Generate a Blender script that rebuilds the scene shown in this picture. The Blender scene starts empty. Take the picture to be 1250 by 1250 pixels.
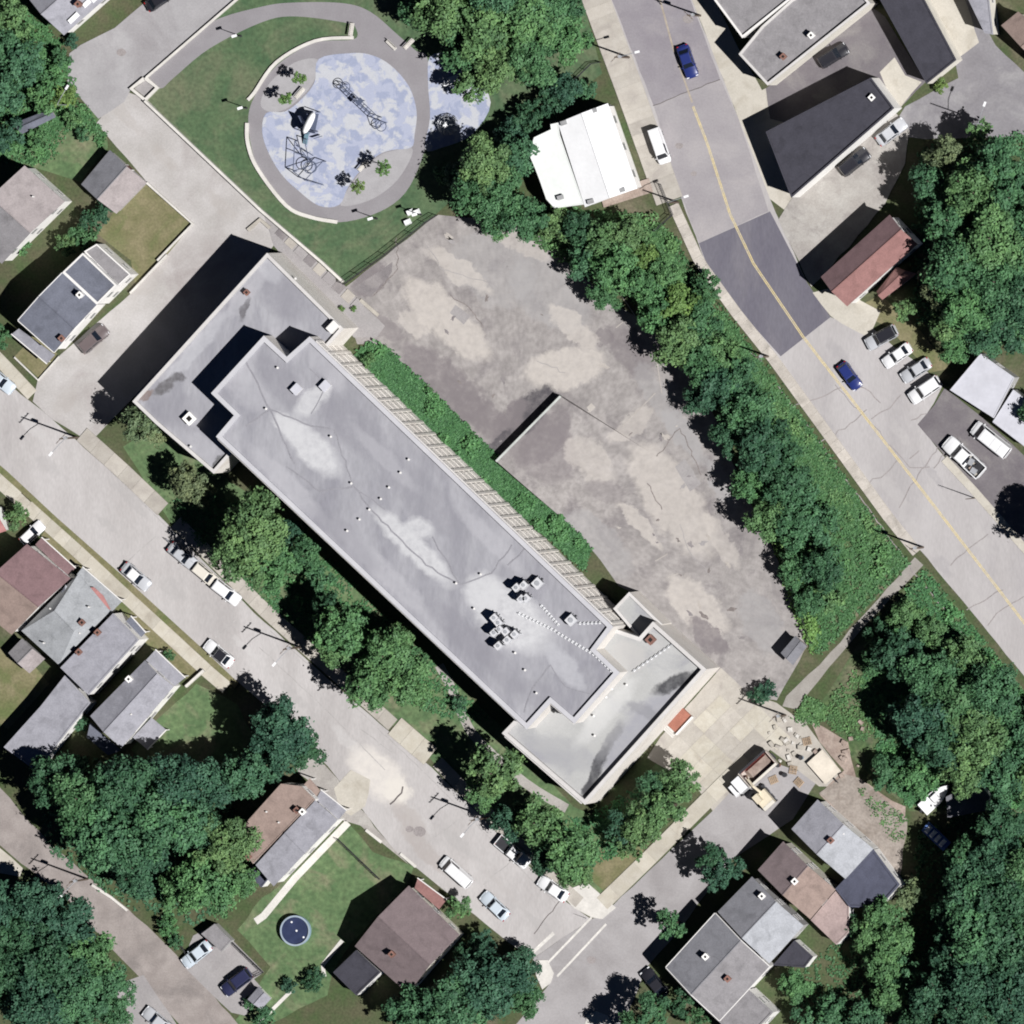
import bpy, math, random
from mathutils import Vector, Matrix
random.seed(11)
scene = bpy.context.scene
COL = scene.collection
R = math.radians

# ------------------------------------------------------------------ camera
GSD = 0.1137                       # metres per photo pixel on the ground
LOOK = Vector((0.21, 0.022, 1.0)).normalized()
DIST = 2600.0
LENS = 18.0 / ((1250 * GSD / 2) / DIST)
cam_z = LOOK.copy()
cam_y = (Vector((0, 1, 0)) - cam_z * cam_z.y).normalized()
cam_x = cam_y.cross(cam_z).normalized()
CAMPOS = LOOK * DIST
cd = bpy.data.cameras.new('camera')
cd.sensor_width = 36; cd.lens = LENS; cd.clip_start = 200; cd.clip_end = 9000
cam = bpy.data.objects.new('camera', cd)
cam.matrix_world = Matrix((
    (cam_x.x, cam_y.x, cam_z.x, CAMPOS.x),
    (cam_x.y, cam_y.y, cam_z.y, CAMPOS.y),
    (cam_x.z, cam_y.z, cam_z.z, CAMPOS.z), (0, 0, 0, 1)))
COL.objects.link(cam)
scene.camera = cam

# ------------------------------------------------------------------ light
SUN_EL, SUN_AZ = R(52), R(109.3)   # azimuth clockwise from north (+Y)
sunv = Vector((math.sin(SUN_AZ) * math.cos(SUN_EL), math.cos(SUN_AZ) * math.cos(SUN_EL), math.sin(SUN_EL)))
world = bpy.data.worlds.new('World'); scene.world = world; world.use_nodes = True
wn = world.node_tree.nodes
sky = wn.new('ShaderNodeTexSky'); sky.sky_type = 'NISHITA'; sky.sun_disc = False
sky.sun_elevation = SUN_EL; sky.sun_rotation = SUN_AZ
sky.air_density = 0.13; sky.dust_density = 0.0; sky.ozone_density = 5.0
bg = wn['Background']; bg.inputs['Strength'].default_value = 0.05
world.node_tree.links.new(sky.outputs[0], bg.inputs[0])
sl = bpy.data.lights.new('sun', 'SUN'); sl.energy = 5.0; sl.angle = R(0.5); sl.color = (1.0, 0.985, 0.985)
so = bpy.data.objects.new('sun', sl); so.rotation_euler = sunv.to_track_quat('Z', 'Y').to_euler()
so.location = (60, -20, 120); COL.objects.link(so)
vs = scene.view_settings
vs.view_transform = 'Standard'; vs.look = 'None'; vs.gamma = 1; vs.exposure = 0.2; vs.use_curve_mapping = False

scene.cycles.diffuse_bounces = 1; scene.cycles.filter_width = 1.9

# ------------------------------------------------------------------ helpers
def P(px, py, z=0.0):
    """photo pixel + height above ground -> world point"""
    d = cam_x * ((px - 625) / 1250 * 36) + cam_y * ((625 - py) / 1250 * 36) - cam_z * LENS
    t = (z - CAMPOS.z) / d.z
    return CAMPOS + d * t

MATS = {}
def ramp(nt, a, b):
    r = nt.nodes.new('ShaderNodeMapRange'); r.inputs[1].default_value = a; r.inputs[2].default_value = b
    r.clamp = True; return r
def noise(nt, vec, scale, detail=4, rough=0.55, dist=0.0):
    n = nt.nodes.new('ShaderNodeTexNoise'); n.inputs['Scale'].default_value = scale
    n.inputs['Detail'].default_value = detail; n.inputs['Roughness'].default_value = rough
    n.inputs['Distortion'].default_value = dist
    nt.links.new(vec, n.inputs['Vector']); return n
def mixc(nt, fac, a, b, mode='MIX'):
    m = nt.nodes.new('ShaderNodeMix'); m.data_type = 'RGBA'; m.blend_type = mode
    for sock, v in ((m.inputs[0], fac), (m.inputs[6], a), (m.inputs[7], b)):
        if isinstance(v, (int, float)): sock.default_value = v
        elif isinstance(v, tuple): sock.default_value = (*v, 1) if len(v) == 3 else v
        else: nt.links.new(v, sock)
    return m.outputs[2]
def mat(name, c, rough=0.7, metal=0.0, var=0.12, scale=0.6, c2=None, c3=None, grain=0.12, gscale=6.0,
        spec=0.3, world=True, s3=0.12, t3=(0.5, 0.68), bump=0.0, coat=0.0, rnd=0.0, thr=(0.36, 0.66), stretch=None, off=0.0):
    """principled surface whose colour wanders between c, c2 and c3 over three noises"""
    if name in MATS: return MATS[name]
    m = bpy.data.materials.new(name); m.use_nodes = True; nt = m.node_tree
    bs = nt.nodes['Principled BSDF']
    if world:
        g = nt.nodes.new('ShaderNodeNewGeometry'); vec = g.outputs['Position']
    else:
        g = nt.nodes.new('ShaderNodeTexCoord'); vec = g.outputs['Object']
    if stretch or off:
        mp = nt.nodes.new('ShaderNodeMapping'); mp.inputs['Location'].default_value = (off, off * .7, 0)
        if stretch:
            mp.inputs['Rotation'].default_value = (0, 0, R(stretch[2])); mp.inputs['Scale'].default_value = (stretch[0], stretch[1], 1)
        nt.links.new(vec, mp.inputs['Vector']); vec = mp.outputs['Vector']
    if c2 is None: c2 = tuple(min(1, x * (1 + var)) for x in c); ca = tuple(x * (1 - var) for x in c)
    else: ca = c
    n1 = noise(nt, vec, scale, 6); r1 = ramp(nt, *thr); nt.links.new(n1.outputs[0], r1.inputs[0])
    col = mixc(nt, r1.outputs[0], ca, c2)
    if c3 is not None:
        n3 = noise(nt, vec, s3, 7, 0.62, 0.6); r3 = ramp(nt, *t3); nt.links.new(n3.outputs[0], r3.inputs[0])
        col = mixc(nt, r3.outputs[0], col, c3)
    if grain:
        n2 = noise(nt, vec, gscale, 3); r2 = ramp(nt, 0.25, 0.75); nt.links.new(n2.outputs[0], r2.inputs[0])
        r2.inputs[3].default_value = 1 - grain; r2.inputs[4].default_value = 1 + grain
        cc = nt.nodes.new('ShaderNodeCombineColor')
        for i in range(3): nt.links.new(r2.outputs[0], cc.inputs[i])
        col = mixc(nt, 1.0, col, cc.outputs[0], 'MULTIPLY')
    if rnd:
        oi = nt.nodes.new('ShaderNodeObjectInfo'); hs = nt.nodes.new('ShaderNodeHueSaturation')
        rr = ramp(nt, 0, 1); rr.inputs[3].default_value = 1 - rnd; rr.inputs[4].default_value = 1 + rnd
        nt.links.new(oi.outputs['Random'], rr.inputs[0]); nt.links.new(rr.outputs[0], hs.inputs['Value'])
        nt.links.new(col, hs.inputs['Color']); col = hs.outputs[0]
    nt.links.new(col, bs.inputs['Base Color'])
    bs.inputs['Roughness'].default_value = rough; bs.inputs['Metallic'].default_value = metal
    bs.inputs['Specular IOR Level'].default_value = spec
    if coat: bs.inputs['Coat Weight'].default_value = coat; bs.inputs['Coat Roughness'].default_value = 0.06
    if bump:
        b = nt.nodes.new('ShaderNodeBump'); b.inputs['Strength'].default_value = bump; b.inputs['Distance'].default_value = 0.05
        nb = noise(nt, vec, gscale * 2, 4); nt.links.new(nb.outputs[0], b.inputs['Height']); nt.links.new(b.outputs[0], bs.inputs['Normal'])
    MATS[name] = m; return m

def blobs(m, items, amp=2.2, ns=.22, pmin=.35, soft=(1.12, .72), det=6):
    """soft-edged wear patches on a surface: (px, py, rx, ry, turn, colour, strength), sizes in photo pixels"""
    nt = m.node_tree; bs = nt.nodes['Principled BSDF']; col = bs.inputs['Base Color'].links[0].from_socket
    g = nt.nodes.new('ShaderNodeNewGeometry'); n = noise(nt, g.outputs['Position'], ns, det, .64)
    sub = nt.nodes.new('ShaderNodeVectorMath'); sub.operation = 'SUBTRACT'; sub.inputs[1].default_value = (.5, .5, .5); nt.links.new(n.outputs['Color'], sub.inputs[0])
    mu = nt.nodes.new('ShaderNodeVectorMath'); mu.operation = 'MULTIPLY'; mu.inputs[1].default_value = (amp * 2.4, amp * 2.4, 0); nt.links.new(sub.outputs[0], mu.inputs[0])
    ad = nt.nodes.new('ShaderNodeVectorMath'); nt.links.new(g.outputs['Position'], ad.inputs[0]); nt.links.new(mu.outputs[0], ad.inputs[1])
    n2 = noise(nt, g.outputs['Position'], 1.1, 5, .65); r2 = ramp(nt, .3, .62); r2.inputs[3].default_value = pmin; nt.links.new(n2.outputs[0], r2.inputs[0])
    for x, y, rx, ry, rot, c, st, z in [(*b, 0) if len(b) == 7 else b for b in items]:
        p = P(x, y, z); mp = nt.nodes.new('ShaderNodeMapping'); mp.vector_type = 'TEXTURE'
        mp.inputs['Location'].default_value = (p.x, p.y, 0); mp.inputs['Rotation'].default_value = (0, 0, R(-rot)); mp.inputs['Scale'].default_value = (rx * GSD, ry * GSD, 1)
        nt.links.new(ad.outputs[0], mp.inputs['Vector'])
        sp = nt.nodes.new('ShaderNodeVectorMath'); sp.operation = 'MULTIPLY'; sp.inputs[1].default_value = (1, 1, 0); nt.links.new(mp.outputs[0], sp.inputs[0])
        ln = nt.nodes.new('ShaderNodeVectorMath'); ln.operation = 'LENGTH'; nt.links.new(sp.outputs[0], ln.inputs[0])
        rr = ramp(nt, *soft); rr.inputs[4].default_value = st; nt.links.new(ln.outputs['Value'], rr.inputs[0])
        ml = nt.nodes.new('ShaderNodeMath'); ml.operation = 'MULTIPLY'; nt.links.new(rr.outputs[0], ml.inputs[0]); nt.links.new(r2.outputs[0], ml.inputs[1])
        col = mixc(nt, ml.outputs[0], col, c)
    nt.links.new(col, bs.inputs['Base Color']); return m

def leafmat(name, c, var=0.35):
    if name in MATS: return MATS[name]
    m = bpy.data.materials.new(name); m.use_nodes = True; nt = m.node_tree
    bs = nt.nodes['Principled BSDF']
    at = nt.nodes.new('ShaderNodeAttribute'); at.attribute_name = 'tint'
    oi = nt.nodes.new('ShaderNodeObjectInfo')
    r = ramp(nt, 0, 1); r.inputs[3].default_value = 1 - var; r.inputs[4].default_value = 1 + var
    nt.links.new(at.outputs['Fac'], r.inputs[0])
    yel = (min(1, c[0] * 1.22), c[1] * 1.06, c[2] * 0.9)
    col = mixc(nt, at.outputs['Fac'], c, yel)
    hs = nt.nodes.new('ShaderNodeHueSaturation'); nt.links.new(col, hs.inputs['Color']); nt.links.new(r.outputs[0], hs.inputs['Value'])
    rh = ramp(nt, 0, 1); rh.inputs[3].default_value = 0.482; rh.inputs[4].default_value = 0.522
    nt.links.new(oi.outputs['Random'], rh.inputs[0]); nt.links.new(rh.outputs[0], hs.inputs['Hue'])
    nt.links.new(hs.outputs[0], bs.inputs['Base Color'])
    bs.inputs['Roughness'].default_value = 0.6; bs.inputs['Specular IOR Level'].default_value = 0.25
    tr = nt.nodes.new('ShaderNodeBsdfTranslucent'); nt.links.new(hs.outputs[0], tr.inputs[0])
    ms = nt.nodes.new('ShaderNodeMixShader'); ms.inputs[0].default_value = 0.10
    nt.links.new(bs.outputs[0], ms.inputs[1]); nt.links.new(tr.outputs[0], ms.inputs[2])
    nt.links.new(ms.outputs[0], nt.nodes['Material Output'].inputs[0])
    MATS[name] = m; return m

class MB:
    def __init__(s): s.v = []; s.f = []; s.m = []
    def face(s, pts, mi=0):
        n = len(s.v); s.v += [Vector(p) for p in pts]; s.f.append(tuple(range(n, n + len(pts)))); s.m.append(mi); return s
    def box(s, c, d, rz=0.0, mi=0, top=1.0, shear=(0, 0), rot=None):
        """box centred at c with dims d; top = taper of the upper face"""
        M = rot if rot is not None else Matrix.Rotation(rz, 3, 'Z'); c = Vector(c); n = len(s.v)
        for z in (-.5, .5):
            k = top if z > 0 else 1
            for x, y in ((-.5, -.5), (.5, -.5), (.5, .5), (-.5, .5)):
                s.v.append(c + M @ Vector((x * d[0] * k + (shear[0] if z > 0 else 0), y * d[1] * k + (shear[1] if z > 0 else 0), z * d[2])))
        for q in ((3, 2, 1, 0), (4, 5, 6, 7), (0, 1, 5, 4), (1, 2, 6, 5), (2, 3, 7, 6), (3, 0, 4, 7)):
            s.f.append(tuple(n + i for i in q)); s.m.append(mi)
        return s
    def tube(s, pts, r, k=6, mi=0, r1=None, cap=True):
        pts = [Vector(p) for p in pts]; n0 = len(s.v); N = len(pts)
        for i, p in enumerate(pts):
            d = (pts[min(i + 1, N - 1)] - pts[max(i - 1, 0)]).normalized()
            a = d.cross(Vector((0, 0, 1)))
            if a.length < 1e-3: a = Vector((1, 0, 0))
            a.normalize(); b = d.cross(a)
            rr = r if r1 is None else r + (r1 - r) * i / max(1, N - 1)
            for j in range(k):
                t = 2 * math.pi * j / k; s.v.append(p + (a * math.cos(t) + b * math.sin(t)) * rr)
        for i in range(N - 1):
            for j in range(k):
                s.f.append((n0 + i * k + j, n0 + i * k + (j + 1) % k, n0 + (i + 1) * k + (j + 1) % k, n0 + (i + 1) * k + j)); s.m.append(mi)
        if cap:
            s.f.append(tuple(n0 + j for j in range(k))[::-1]); s.m.append(mi)
            s.f.append(tuple(n0 + (N - 1) * k + j for j in range(k))); s.m.append(mi)
        return s
    def prism(s, pts, z0, z1, mi=0, bottom=True):
        """vertical extrusion of a polygon of (x, y)"""
        n = len(s.v); k = len(pts)
        for z in (z0, z1): s.v += [Vector((p[0], p[1], z)) for p in pts]
        s.f.append(tuple(range(n + k, n + 2 * k))); s.m.append(mi)
        if bottom: s.f.append(tuple(range(n, n + k))[::-1]); s.m.append(mi)
        for i in range(k):
            j = (i + 1) % k; s.f.append((n + i, n + j, n + k + j, n + k + i)); s.m.append(mi)
        return s
    def build(s, name, mats, parent=None, org=None, smooth=False):
        me = bpy.data.meshes.new(name)
        o0 = Vector(org) if org is not None else Vector((0, 0, 0))
        me.from_pydata([tuple(v - o0) for v in s.v], [], s.f)
        if not isinstance(mats, (list, tuple)): mats = [mats]
        for m in mats: me.materials.append(m)
        if any(s.m): me.polygons.foreach_set('material_index', s.m)
        if smooth: me.polygons.foreach_set('use_smooth', [True] * len(s.f))
        me.update()
        o = bpy.data.objects.new(name, me); COL.objects.link(o)
        if parent is not None: o.parent = parent
        return o

ORD = ['first', 'second', 'third', 'fourth', 'fifth', 'sixth', 'seventh', 'eighth', 'ninth', 'tenth', 'eleventh', 'twelfth', 'thirteenth', 'fourteenth', 'fifteenth', 'sixteenth', 'seventeenth', 'eighteenth', 'nineteenth', 'twentieth', 'twenty-first', 'twenty-second', 'twenty-third', 'twenty-fourth', 'twenty-fifth', 'twenty-sixth', 'twenty-seventh', 'twenty-eighth', 'twenty-ninth', 'thirtieth', 'thirty-first', 'thirty-second', 'thirty-third', 'thirty-fourth', 'thirty-fifth', 'thirty-sixth', 'thirty-seventh', 'thirty-eighth']
def tag(o, label, cat=None, group=None, kind=None):
    o['label'] = label
    if cat: o['category'] = cat
    if group: o['group'] = group
    if kind: o['kind'] = kind
    return o
def thing(name, label, cat, loc=(0, 0, 0), rz=0.0, group=None):
    o = bpy.data.objects.new(name, None); o.empty_display_size = 0.3; COL.objects.link(o)
    o.location = loc; o.rotation_euler = (0, 0, rz); return tag(o, label, cat, group)
def inst(src, parent, loc=(0, 0, 0), rz=0.0, name=None):
    o = src.copy(); COL.objects.link(o); o.parent = parent; o.location = loc; o.rotation_euler = (0, 0, rz)
    if name: o.name = name
    return o
def ccw(pts):
    a = sum(pts[i][0] * pts[(i + 1) % len(pts)][1] - pts[(i + 1) % len(pts)][0] * pts[i][1] for i in range(len(pts)))
    return pts if a > 0 else pts[::-1]
def inset(pts, d):
    """mitred inward offset of a ccw polygon of 2-vectors"""
    n = len(pts); out = []
    for i in range(n):
        a, b, c = Vector(pts[i - 1]).to_2d(), Vector(pts[i]).to_2d(), Vector(pts[(i + 1) % n]).to_2d()
        e1 = (b - a).normalized(); e2 = (c - b).normalized()
        n1 = Vector((-e1.y, e1.x)); n2 = Vector((-e2.y, e2.x))
        m = (n1 + n2); k = max(0.35, 1 + n1.dot(n2)); out.append(b + m * (d / k))
    return out
def pxs(pts, z=0.0): return [P(x, y, z) for x, y in pts]
def inpoly(x, y, poly):
    c = False; j = len(poly) - 1
    for i in range(len(poly)):
        xi, yi = poly[i]; xj, yj = poly[j]
        if (yi > y) != (yj > y) and x < (xj - xi) * (y - yi) / (yj - yi) + xi: c = not c
        j = i
    return c
def wob(pts, amp=1.6, step=14, seed=1, closed=True):
    """break long straight polygon edges into slightly uneven ones"""
    rg = random.Random(seed); out = []; n = len(pts)
    for i in range(n if closed else n - 1):
        a = pts[i]; b = pts[(i + 1) % n]; L = math.hypot(b[0] - a[0], b[1] - a[1]); k = max(1, int(L / step))
        for j in range(k):
            t = j / k; w = amp if j else amp * .3
            out.append((a[0] + (b[0] - a[0]) * t + rg.uniform(-w, w), a[1] + (b[1] - a[1]) * t + rg.uniform(-w, w)))
    if not closed: out.append(pts[-1])
    return out
def smooth_px(pts, k=6, closed=True):
    """Catmull-Rom through pixel points"""
    n = len(pts); out = []
    for i in range(n if closed else n - 1):
        g = (lambda j: pts[j % n]) if closed else (lambda j: pts[min(max(j, 0), n - 1)])
        p0, p1, p2, p3 = g(i - 1), g(i), g(i + 1), g(i + 2)
        for s in range(k):
            t = s / k
            out.append(tuple(0.5 * (2 * p1[a] + (p2[a] - p0[a]) * t + (2 * p0[a] - 5 * p1[a] + 4 * p2[a] - p3[a]) * t * t
                                    + (3 * p1[a] - p0[a] - 3 * p2[a] + p3[a]) * t ** 3) for a in (0, 1)))
    if not closed: out.append(pts[-1])
    return out
def sheet(name, pts, z, m, label=None, cat=None, parent=None, kind='structure', base=None):
    """flat patch of ground outlined in photo pixels; thin solid so that its edge reads"""
    mb = MB(); w = ccw([tuple(P(x, y, z).to_2d()) for x, y in pts])
    n = len(w); mb.face([(x, y, z) for x, y in w])
    if base is not None:
        for i in range(n):
            a, b = w[i], w[(i + 1) % n]; mb.face([(a[0], a[1], base), (b[0], b[1], base), (b[0], b[1], z), (a[0], a[1], z)])
    o = mb.build(name, m, parent)
    if parent is None: tag(o, label, cat, None, kind)
    elif kind == 'stuff': o['kind'] = 'stuff'
    return o
def ribbon_pts(pts, w):
    """left and right offset (world units) of a polyline of 2-vectors"""
    L, Rr = [], []; n = len(pts)
    for i in range(n):
        d = (pts[min(i + 1, n - 1)] - pts[max(i - 1, 0)]).normalized(); q = Vector((-d.y, d.x))
        L.append(pts[i] + q * w / 2); Rr.append(pts[i] - q * w / 2)
    return L, Rr
def ribbon(name, pts, w, z, m, label=None, cat=None, parent=None, h=0.0, kind='structure'):
    """strip along a pixel polyline; h > 0 makes it a raised kerb or low wall"""
    c = [P(x, y, z).to_2d() for x, y in pts]; L, Rr = ribbon_pts(c, w); mb = MB()
    for i in range(len(c) - 1):
        q = [L[i], Rr[i], Rr[i + 1], L[i + 1]]
        mb.face([(p.x, p.y, z + h) for p in q])
        if h:
            mb.face([(L[i].x, L[i].y, z), (L[i].x, L[i].y, z + h), (L[i + 1].x, L[i + 1].y, z + h), (L[i + 1].x, L[i + 1].y, z)])
            mb.face([(Rr[i].x, Rr[i].y, z), (Rr[i + 1].x, Rr[i + 1].y, z), (Rr[i + 1].x, Rr[i + 1].y, z + h), (Rr[i].x, Rr[i].y, z + h)])
    if h:
        for i in (0, -1): mb.face([(L[i].x, L[i].y, z), (Rr[i].x, Rr[i].y, z), (Rr[i].x, Rr[i].y, z + h), (L[i].x, L[i].y, z + h)])
    o = mb.build(name, m, parent)
    if parent is None: tag(o, label, cat, None, kind)
    return o
def resample(pts, step):
    out = [pts[0].copy()]; acc = 0.0
    for a, b in zip(pts, pts[1:]):
        L = (b - a).length; t = step - acc
        while t < L: out.append(a + (b - a) * (t / L)); t += step
        acc = (acc + L) % step
    return out
def sidewalk(name, pts, w, slab, z, m, mbase, label, gap=0.035, h=0.13):
    """raised pavement: kerbed base with every slab an object of its own"""
    c = [P(x, y, z).to_2d() for x, y in pts]; c = resample(c, slab)
    L, Rr = ribbon_pts(c, w); mb = MB()
    for i in range(len(c) - 1):
        q = [L[i], Rr[i], Rr[i + 1], L[i + 1]]; zt = z + h - 0.02
        mb.face([(p.x, p.y, zt) for p in q])
        mb.face([(L[i].x, L[i].y, 0), (L[i].x, L[i].y, zt), (L[i + 1].x, L[i + 1].y, zt), (L[i + 1].x, L[i + 1].y, 0)])
        mb.face([(Rr[i].x, Rr[i].y, 0), (Rr[i + 1].x, Rr[i + 1].y, 0), (Rr[i + 1].x, Rr[i + 1].y, zt), (Rr[i].x, Rr[i].y, zt)])
    base = mb.build(name, mbase); tag(base, label, 'sidewalk', None, 'structure')
    for i in range(len(c) - 1):
        q = [L[i], Rr[i], Rr[i + 1], L[i + 1]]; ctr = sum(q, Vector((0, 0))) / 4
        k = 1 - gap / slab; zz = z + h + random.uniform(-.012, .015)
        qq = ccw([tuple(ctr + (p - ctr) * k) for p in q])
        MB().prism(qq, z + h - .06, zz, bottom=False).build('slab', m if isinstance(m, bpy.types.Material) else random.choice(m), base)
    return base

# ------------------------------------------------------------------ materials
M = {}
M['soil'] = mat('weedy_soil', (.085, .085, .045), c2=(.055, .085, .03), c3=(.17, .14, .10), scale=.35, s3=.08, grain=.3, gscale=3, t3=(.55, .75))
M['lawn'] = mat('lawn', (.054, .102, .048), c2=(.090, .136, .066), c3=(.160, .158, .098), scale=.3, s3=.11, grain=.28, gscale=1.8, t3=(.47, .74))
M['yard'] = mat('yard_grass', (0.075, 0.130, 0.055), c2=(0.116, 0.174, 0.077), c3=(0.198, 0.187, 0.116), scale=.45, s3=.2, grain=.32, gscale=1.6, t3=(.50, .72), off=31)
M['dry'] = mat('dry_grass', (0.150, 0.144, 0.069), c2=(0.213, 0.188, 0.106), c3=(0.112, 0.138, 0.050), scale=.5, s3=.2, grain=.22, gscale=3)
M['street'] = mat('pale_street', (0.398, 0.376, 0.364), c2=(0.470, 0.448, 0.436), c3=(0.357, 0.336, 0.327), scale=.22, s3=.10, grain=.08, gscale=4, rough=.9, t3=(.5, .7), stretch=(1, .35, 44))
M['alley'] = mat('alley_concrete', (0.381, 0.361, 0.342), c2=(0.461, 0.440, 0.425), c3=(0.329, 0.300, 0.288), scale=.25, s3=.1, grain=.08, gscale=4, rough=.9)
M['upstreet'] = mat('grey_lane', (0.305, 0.294, 0.297), c2=(0.362, 0.351, 0.353), c3=(0.267, 0.252, 0.256), scale=.3, s3=.12, grain=.08, gscale=4, rough=.9)
M['lane'] = mat('gravelly_lane', (0.258, 0.226, 0.210), c2=(0.327, 0.291, 0.271), c3=(0.215, 0.191, 0.179), scale=.4, s3=.2, grain=.13, gscale=5, rough=.95)
M['cross'] = mat('cross_street', (0.314, 0.297, 0.295), c2=(0.365, 0.348, 0.346), c3=(0.272, 0.255, 0.253), scale=.25, s3=.12, grain=.08, gscale=4, rough=.9)
M['road'] = mat('concrete_road', (0.383, 0.362, 0.355), c2=(0.434, 0.413, 0.406), c3=(0.345, 0.326, 0.326), scale=.2, s3=.11, grain=.07, gscale=4, rough=.9, stretch=(1, .3, 36))
M['roadtop'] = mat('worn_asphalt', (0.233, 0.214, 0.233), c2=(0.275, 0.257, 0.271), c3=(0.309, 0.285, 0.290), scale=.25, s3=.1, grain=.07, gscale=4, rough=.9)
M['newasph'] = mat('new_asphalt', (.125, .118, .145), c2=(.15, .143, .168), c3=(.175, .165, .185), scale=.25, s3=.16, grain=.09, gscale=4, rough=.85, stretch=(1, .3, 30))
M['darklot'] = mat('dark_lot', (.14, .125, .135), c2=(.18, .165, .17), c3=(.22, .205, .20), scale=.3, s3=.2, grain=.1, gscale=4, rough=.9)
M['lot'] = mat('old_lot_asphalt', (0.257, 0.238, 0.229), c2=(0.344, 0.320, 0.306), c3=(0.203, 0.185, 0.185), scale=.42, s3=.20, grain=.16, gscale=1.7, rough=.95, t3=(.52, .68))
M['lotpale'] = mat('lot_pale', (.39, .355, .32), c2=(.44, .41, .375), c3=(.34, .305, .28), scale=.4, s3=.25, grain=.08, gscale=4)
M['lotdark'] = mat('lot_dark', (0.176, 0.160, 0.163), c2=(0.232, 0.212, 0.212), c3=(0.287, 0.264, 0.257), scale=.35, s3=.2, grain=.12, gscale=4)
M['lotgrey'] = mat('lot_grey', (.29, .275, .27), c2=(.335, .315, .31), c3=(.27, .25, .25), scale=.35, s3=.2, grain=.1, gscale=4)
M['crack'] = mat('crack', (.12, .105, .10), grain=.25, gscale=5)
M['seam'] = mat('seam', (.29, .262, .255), grain=.2, gscale=5)
M['seam2'] = mat('faint_seam', (.37, .352, .34), grain=.2, gscale=3)
M['crack2'] = mat('soft_crack', (.20, .175, .165), grain=.35, gscale=3)
M['slab'] = mat('pavement_slab', (0.445, 0.411, 0.340), c2=(0.492, 0.462, 0.395), c3=(0.389, 0.352, 0.292), scale=.8, s3=.4, grain=.08, gscale=6, rnd=.09, rough=.9)
M['slab2'] = mat('old_slab', (0.397, 0.366, 0.320), c2=(0.445, 0.415, 0.368), c3=(0.340, 0.310, 0.278), scale=.8, s3=.35, grain=.09, gscale=6, rnd=.10, rough=.9)
M['kerb'] = mat('kerb', (.40, .37, .32), grain=.12, gscale=6)
M['kerbdark'] = mat('joint_bed', (.20, .18, .15), grain=.15)
M['white_conc'] = mat('white_concrete', (.60, .575, .53), grain=.08, gscale=4, var=.08)
M['path'] = mat('park_path', (0.231, 0.217, 0.226), c2=(0.260, 0.247, 0.256), grain=.06, gscale=4, scale=.3)
M['pad'] = mat('park_pad', (.32, .31, .315), c2=(.36, .35, .355), grain=.06, gscale=4)
M['play'] = mat('play_surface', (.29, .32, .425), c2=(.455, .465, .49), c3=(.36, .385, .48), scale=.42, s3=.5, thr=(.46, .52), t3=(.50, .56), grain=.07, gscale=6, rough=.8)
M['mulch'] = mat('bare_earth', (.30, .235, .195), c2=(.38, .31, .265), c3=(.22, .165, .14), scale=.6, s3=.4, grain=.2, gscale=4)
M['gravel'] = mat('gravel', (0.332, 0.308, 0.282), c2=(0.399, 0.379, 0.349), c3=(0.266, 0.243, 0.227), scale=.4, s3=.22, grain=.14, gscale=5)
M['tan'] = mat('tan_concrete', (0.465, 0.434, 0.373), c2=(0.511, 0.477, 0.412), c3=(0.398, 0.364, 0.303), scale=.5, s3=.3, grain=.07, gscale=4)
M['yellow'] = mat('yellow_paint', (.60, .49, .24), c2=(.52, .45, .30), grain=.2, gscale=3, scale=1.2, thr=(.42, .6))
M['faded'] = mat('faded_yellow', (.36, .31, .25), grain=.15, gscale=3)
M['line'] = mat('white_paint', (.64, .615, .57), grain=.15, gscale=3)

# ------------------------------------------------------------------ ground
g = MB(); g.face([(-420, -420, 0), (420, -420, 0), (420, 420, 0), (-420, 420, 0)])
tag(g.build('ground', M['soil']), 'weedy soil and rough grass between the lots', 'ground', None, 'structure')

def area(name, pts, lvl, m, label, cat='ground', w=1.2, seed=1, step=16):
    return sheet(name, wob(pts, w, step, seed) if w else pts, 0.012 * lvl, m, label, cat, base=0.0)

park = area('lawn', [(289, -6), (179, 92), (176, 121), (320, 258), (394, 321), (421, 345), (532, 262), (560, 235), (640, 160), (735, 90), (712, 0), (700, -60), (330, -60)], 1, M['lawn'], 'mown park lawn around the playground', 'lawn', .5)
area('lawn', [(205, 312), (235, 273), (178, 222), (140, 258), (118, 285), (160, 318), (166, 350)], 1, M['dry'], 'patchy dry lawn behind the grey garage', 'lawn')
area('lawn', [(20, 135), (110, 130), (130, 160), (132, 180), (98, 222), (60, 210), (28, 200)], 1, M['yard'], 'green yard behind the garage', 'lawn')
area('lawn', [(425, 1004), (455, 1040), (505, 1058), (498, 1078), (430, 1150), (405, 1190), (400, 1215), (330, 1250), (320, 1300), (260, 1290), (330, 1180), (290, 1135), (320, 1095), (330, 1090)], 1, M['yard'], 'bright green back lawn with the round pool', 'lawn')
area('lawn', [(190, 880), (240, 835), (290, 860), (310, 900), (250, 970), (180, 940), (160, 915)], 1, M['yard'], 'side lawn shaded by big trees by the grey house', 'lawn')
area('lawn', [(60, 640), (90, 668), (150, 730), (210, 790), (245, 822), (235, 835), (150, 760), (90, 700), (50, 655)], 1, M['dry'], 'thin dry front yards along the pavement', 'lawn')
area('lawn', [(-40, 780), (30, 800), (60, 835), (10, 890), (-40, 860)], 1, M['dry'], 'small dry back yard left of the tan shed', 'lawn')
area('lawn', [(45, 405), (70, 432), (48, 462), (18, 435)], 1, M['dry'], 'tiny front yard below the slate row houses', 'lawn', .4)
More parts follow.
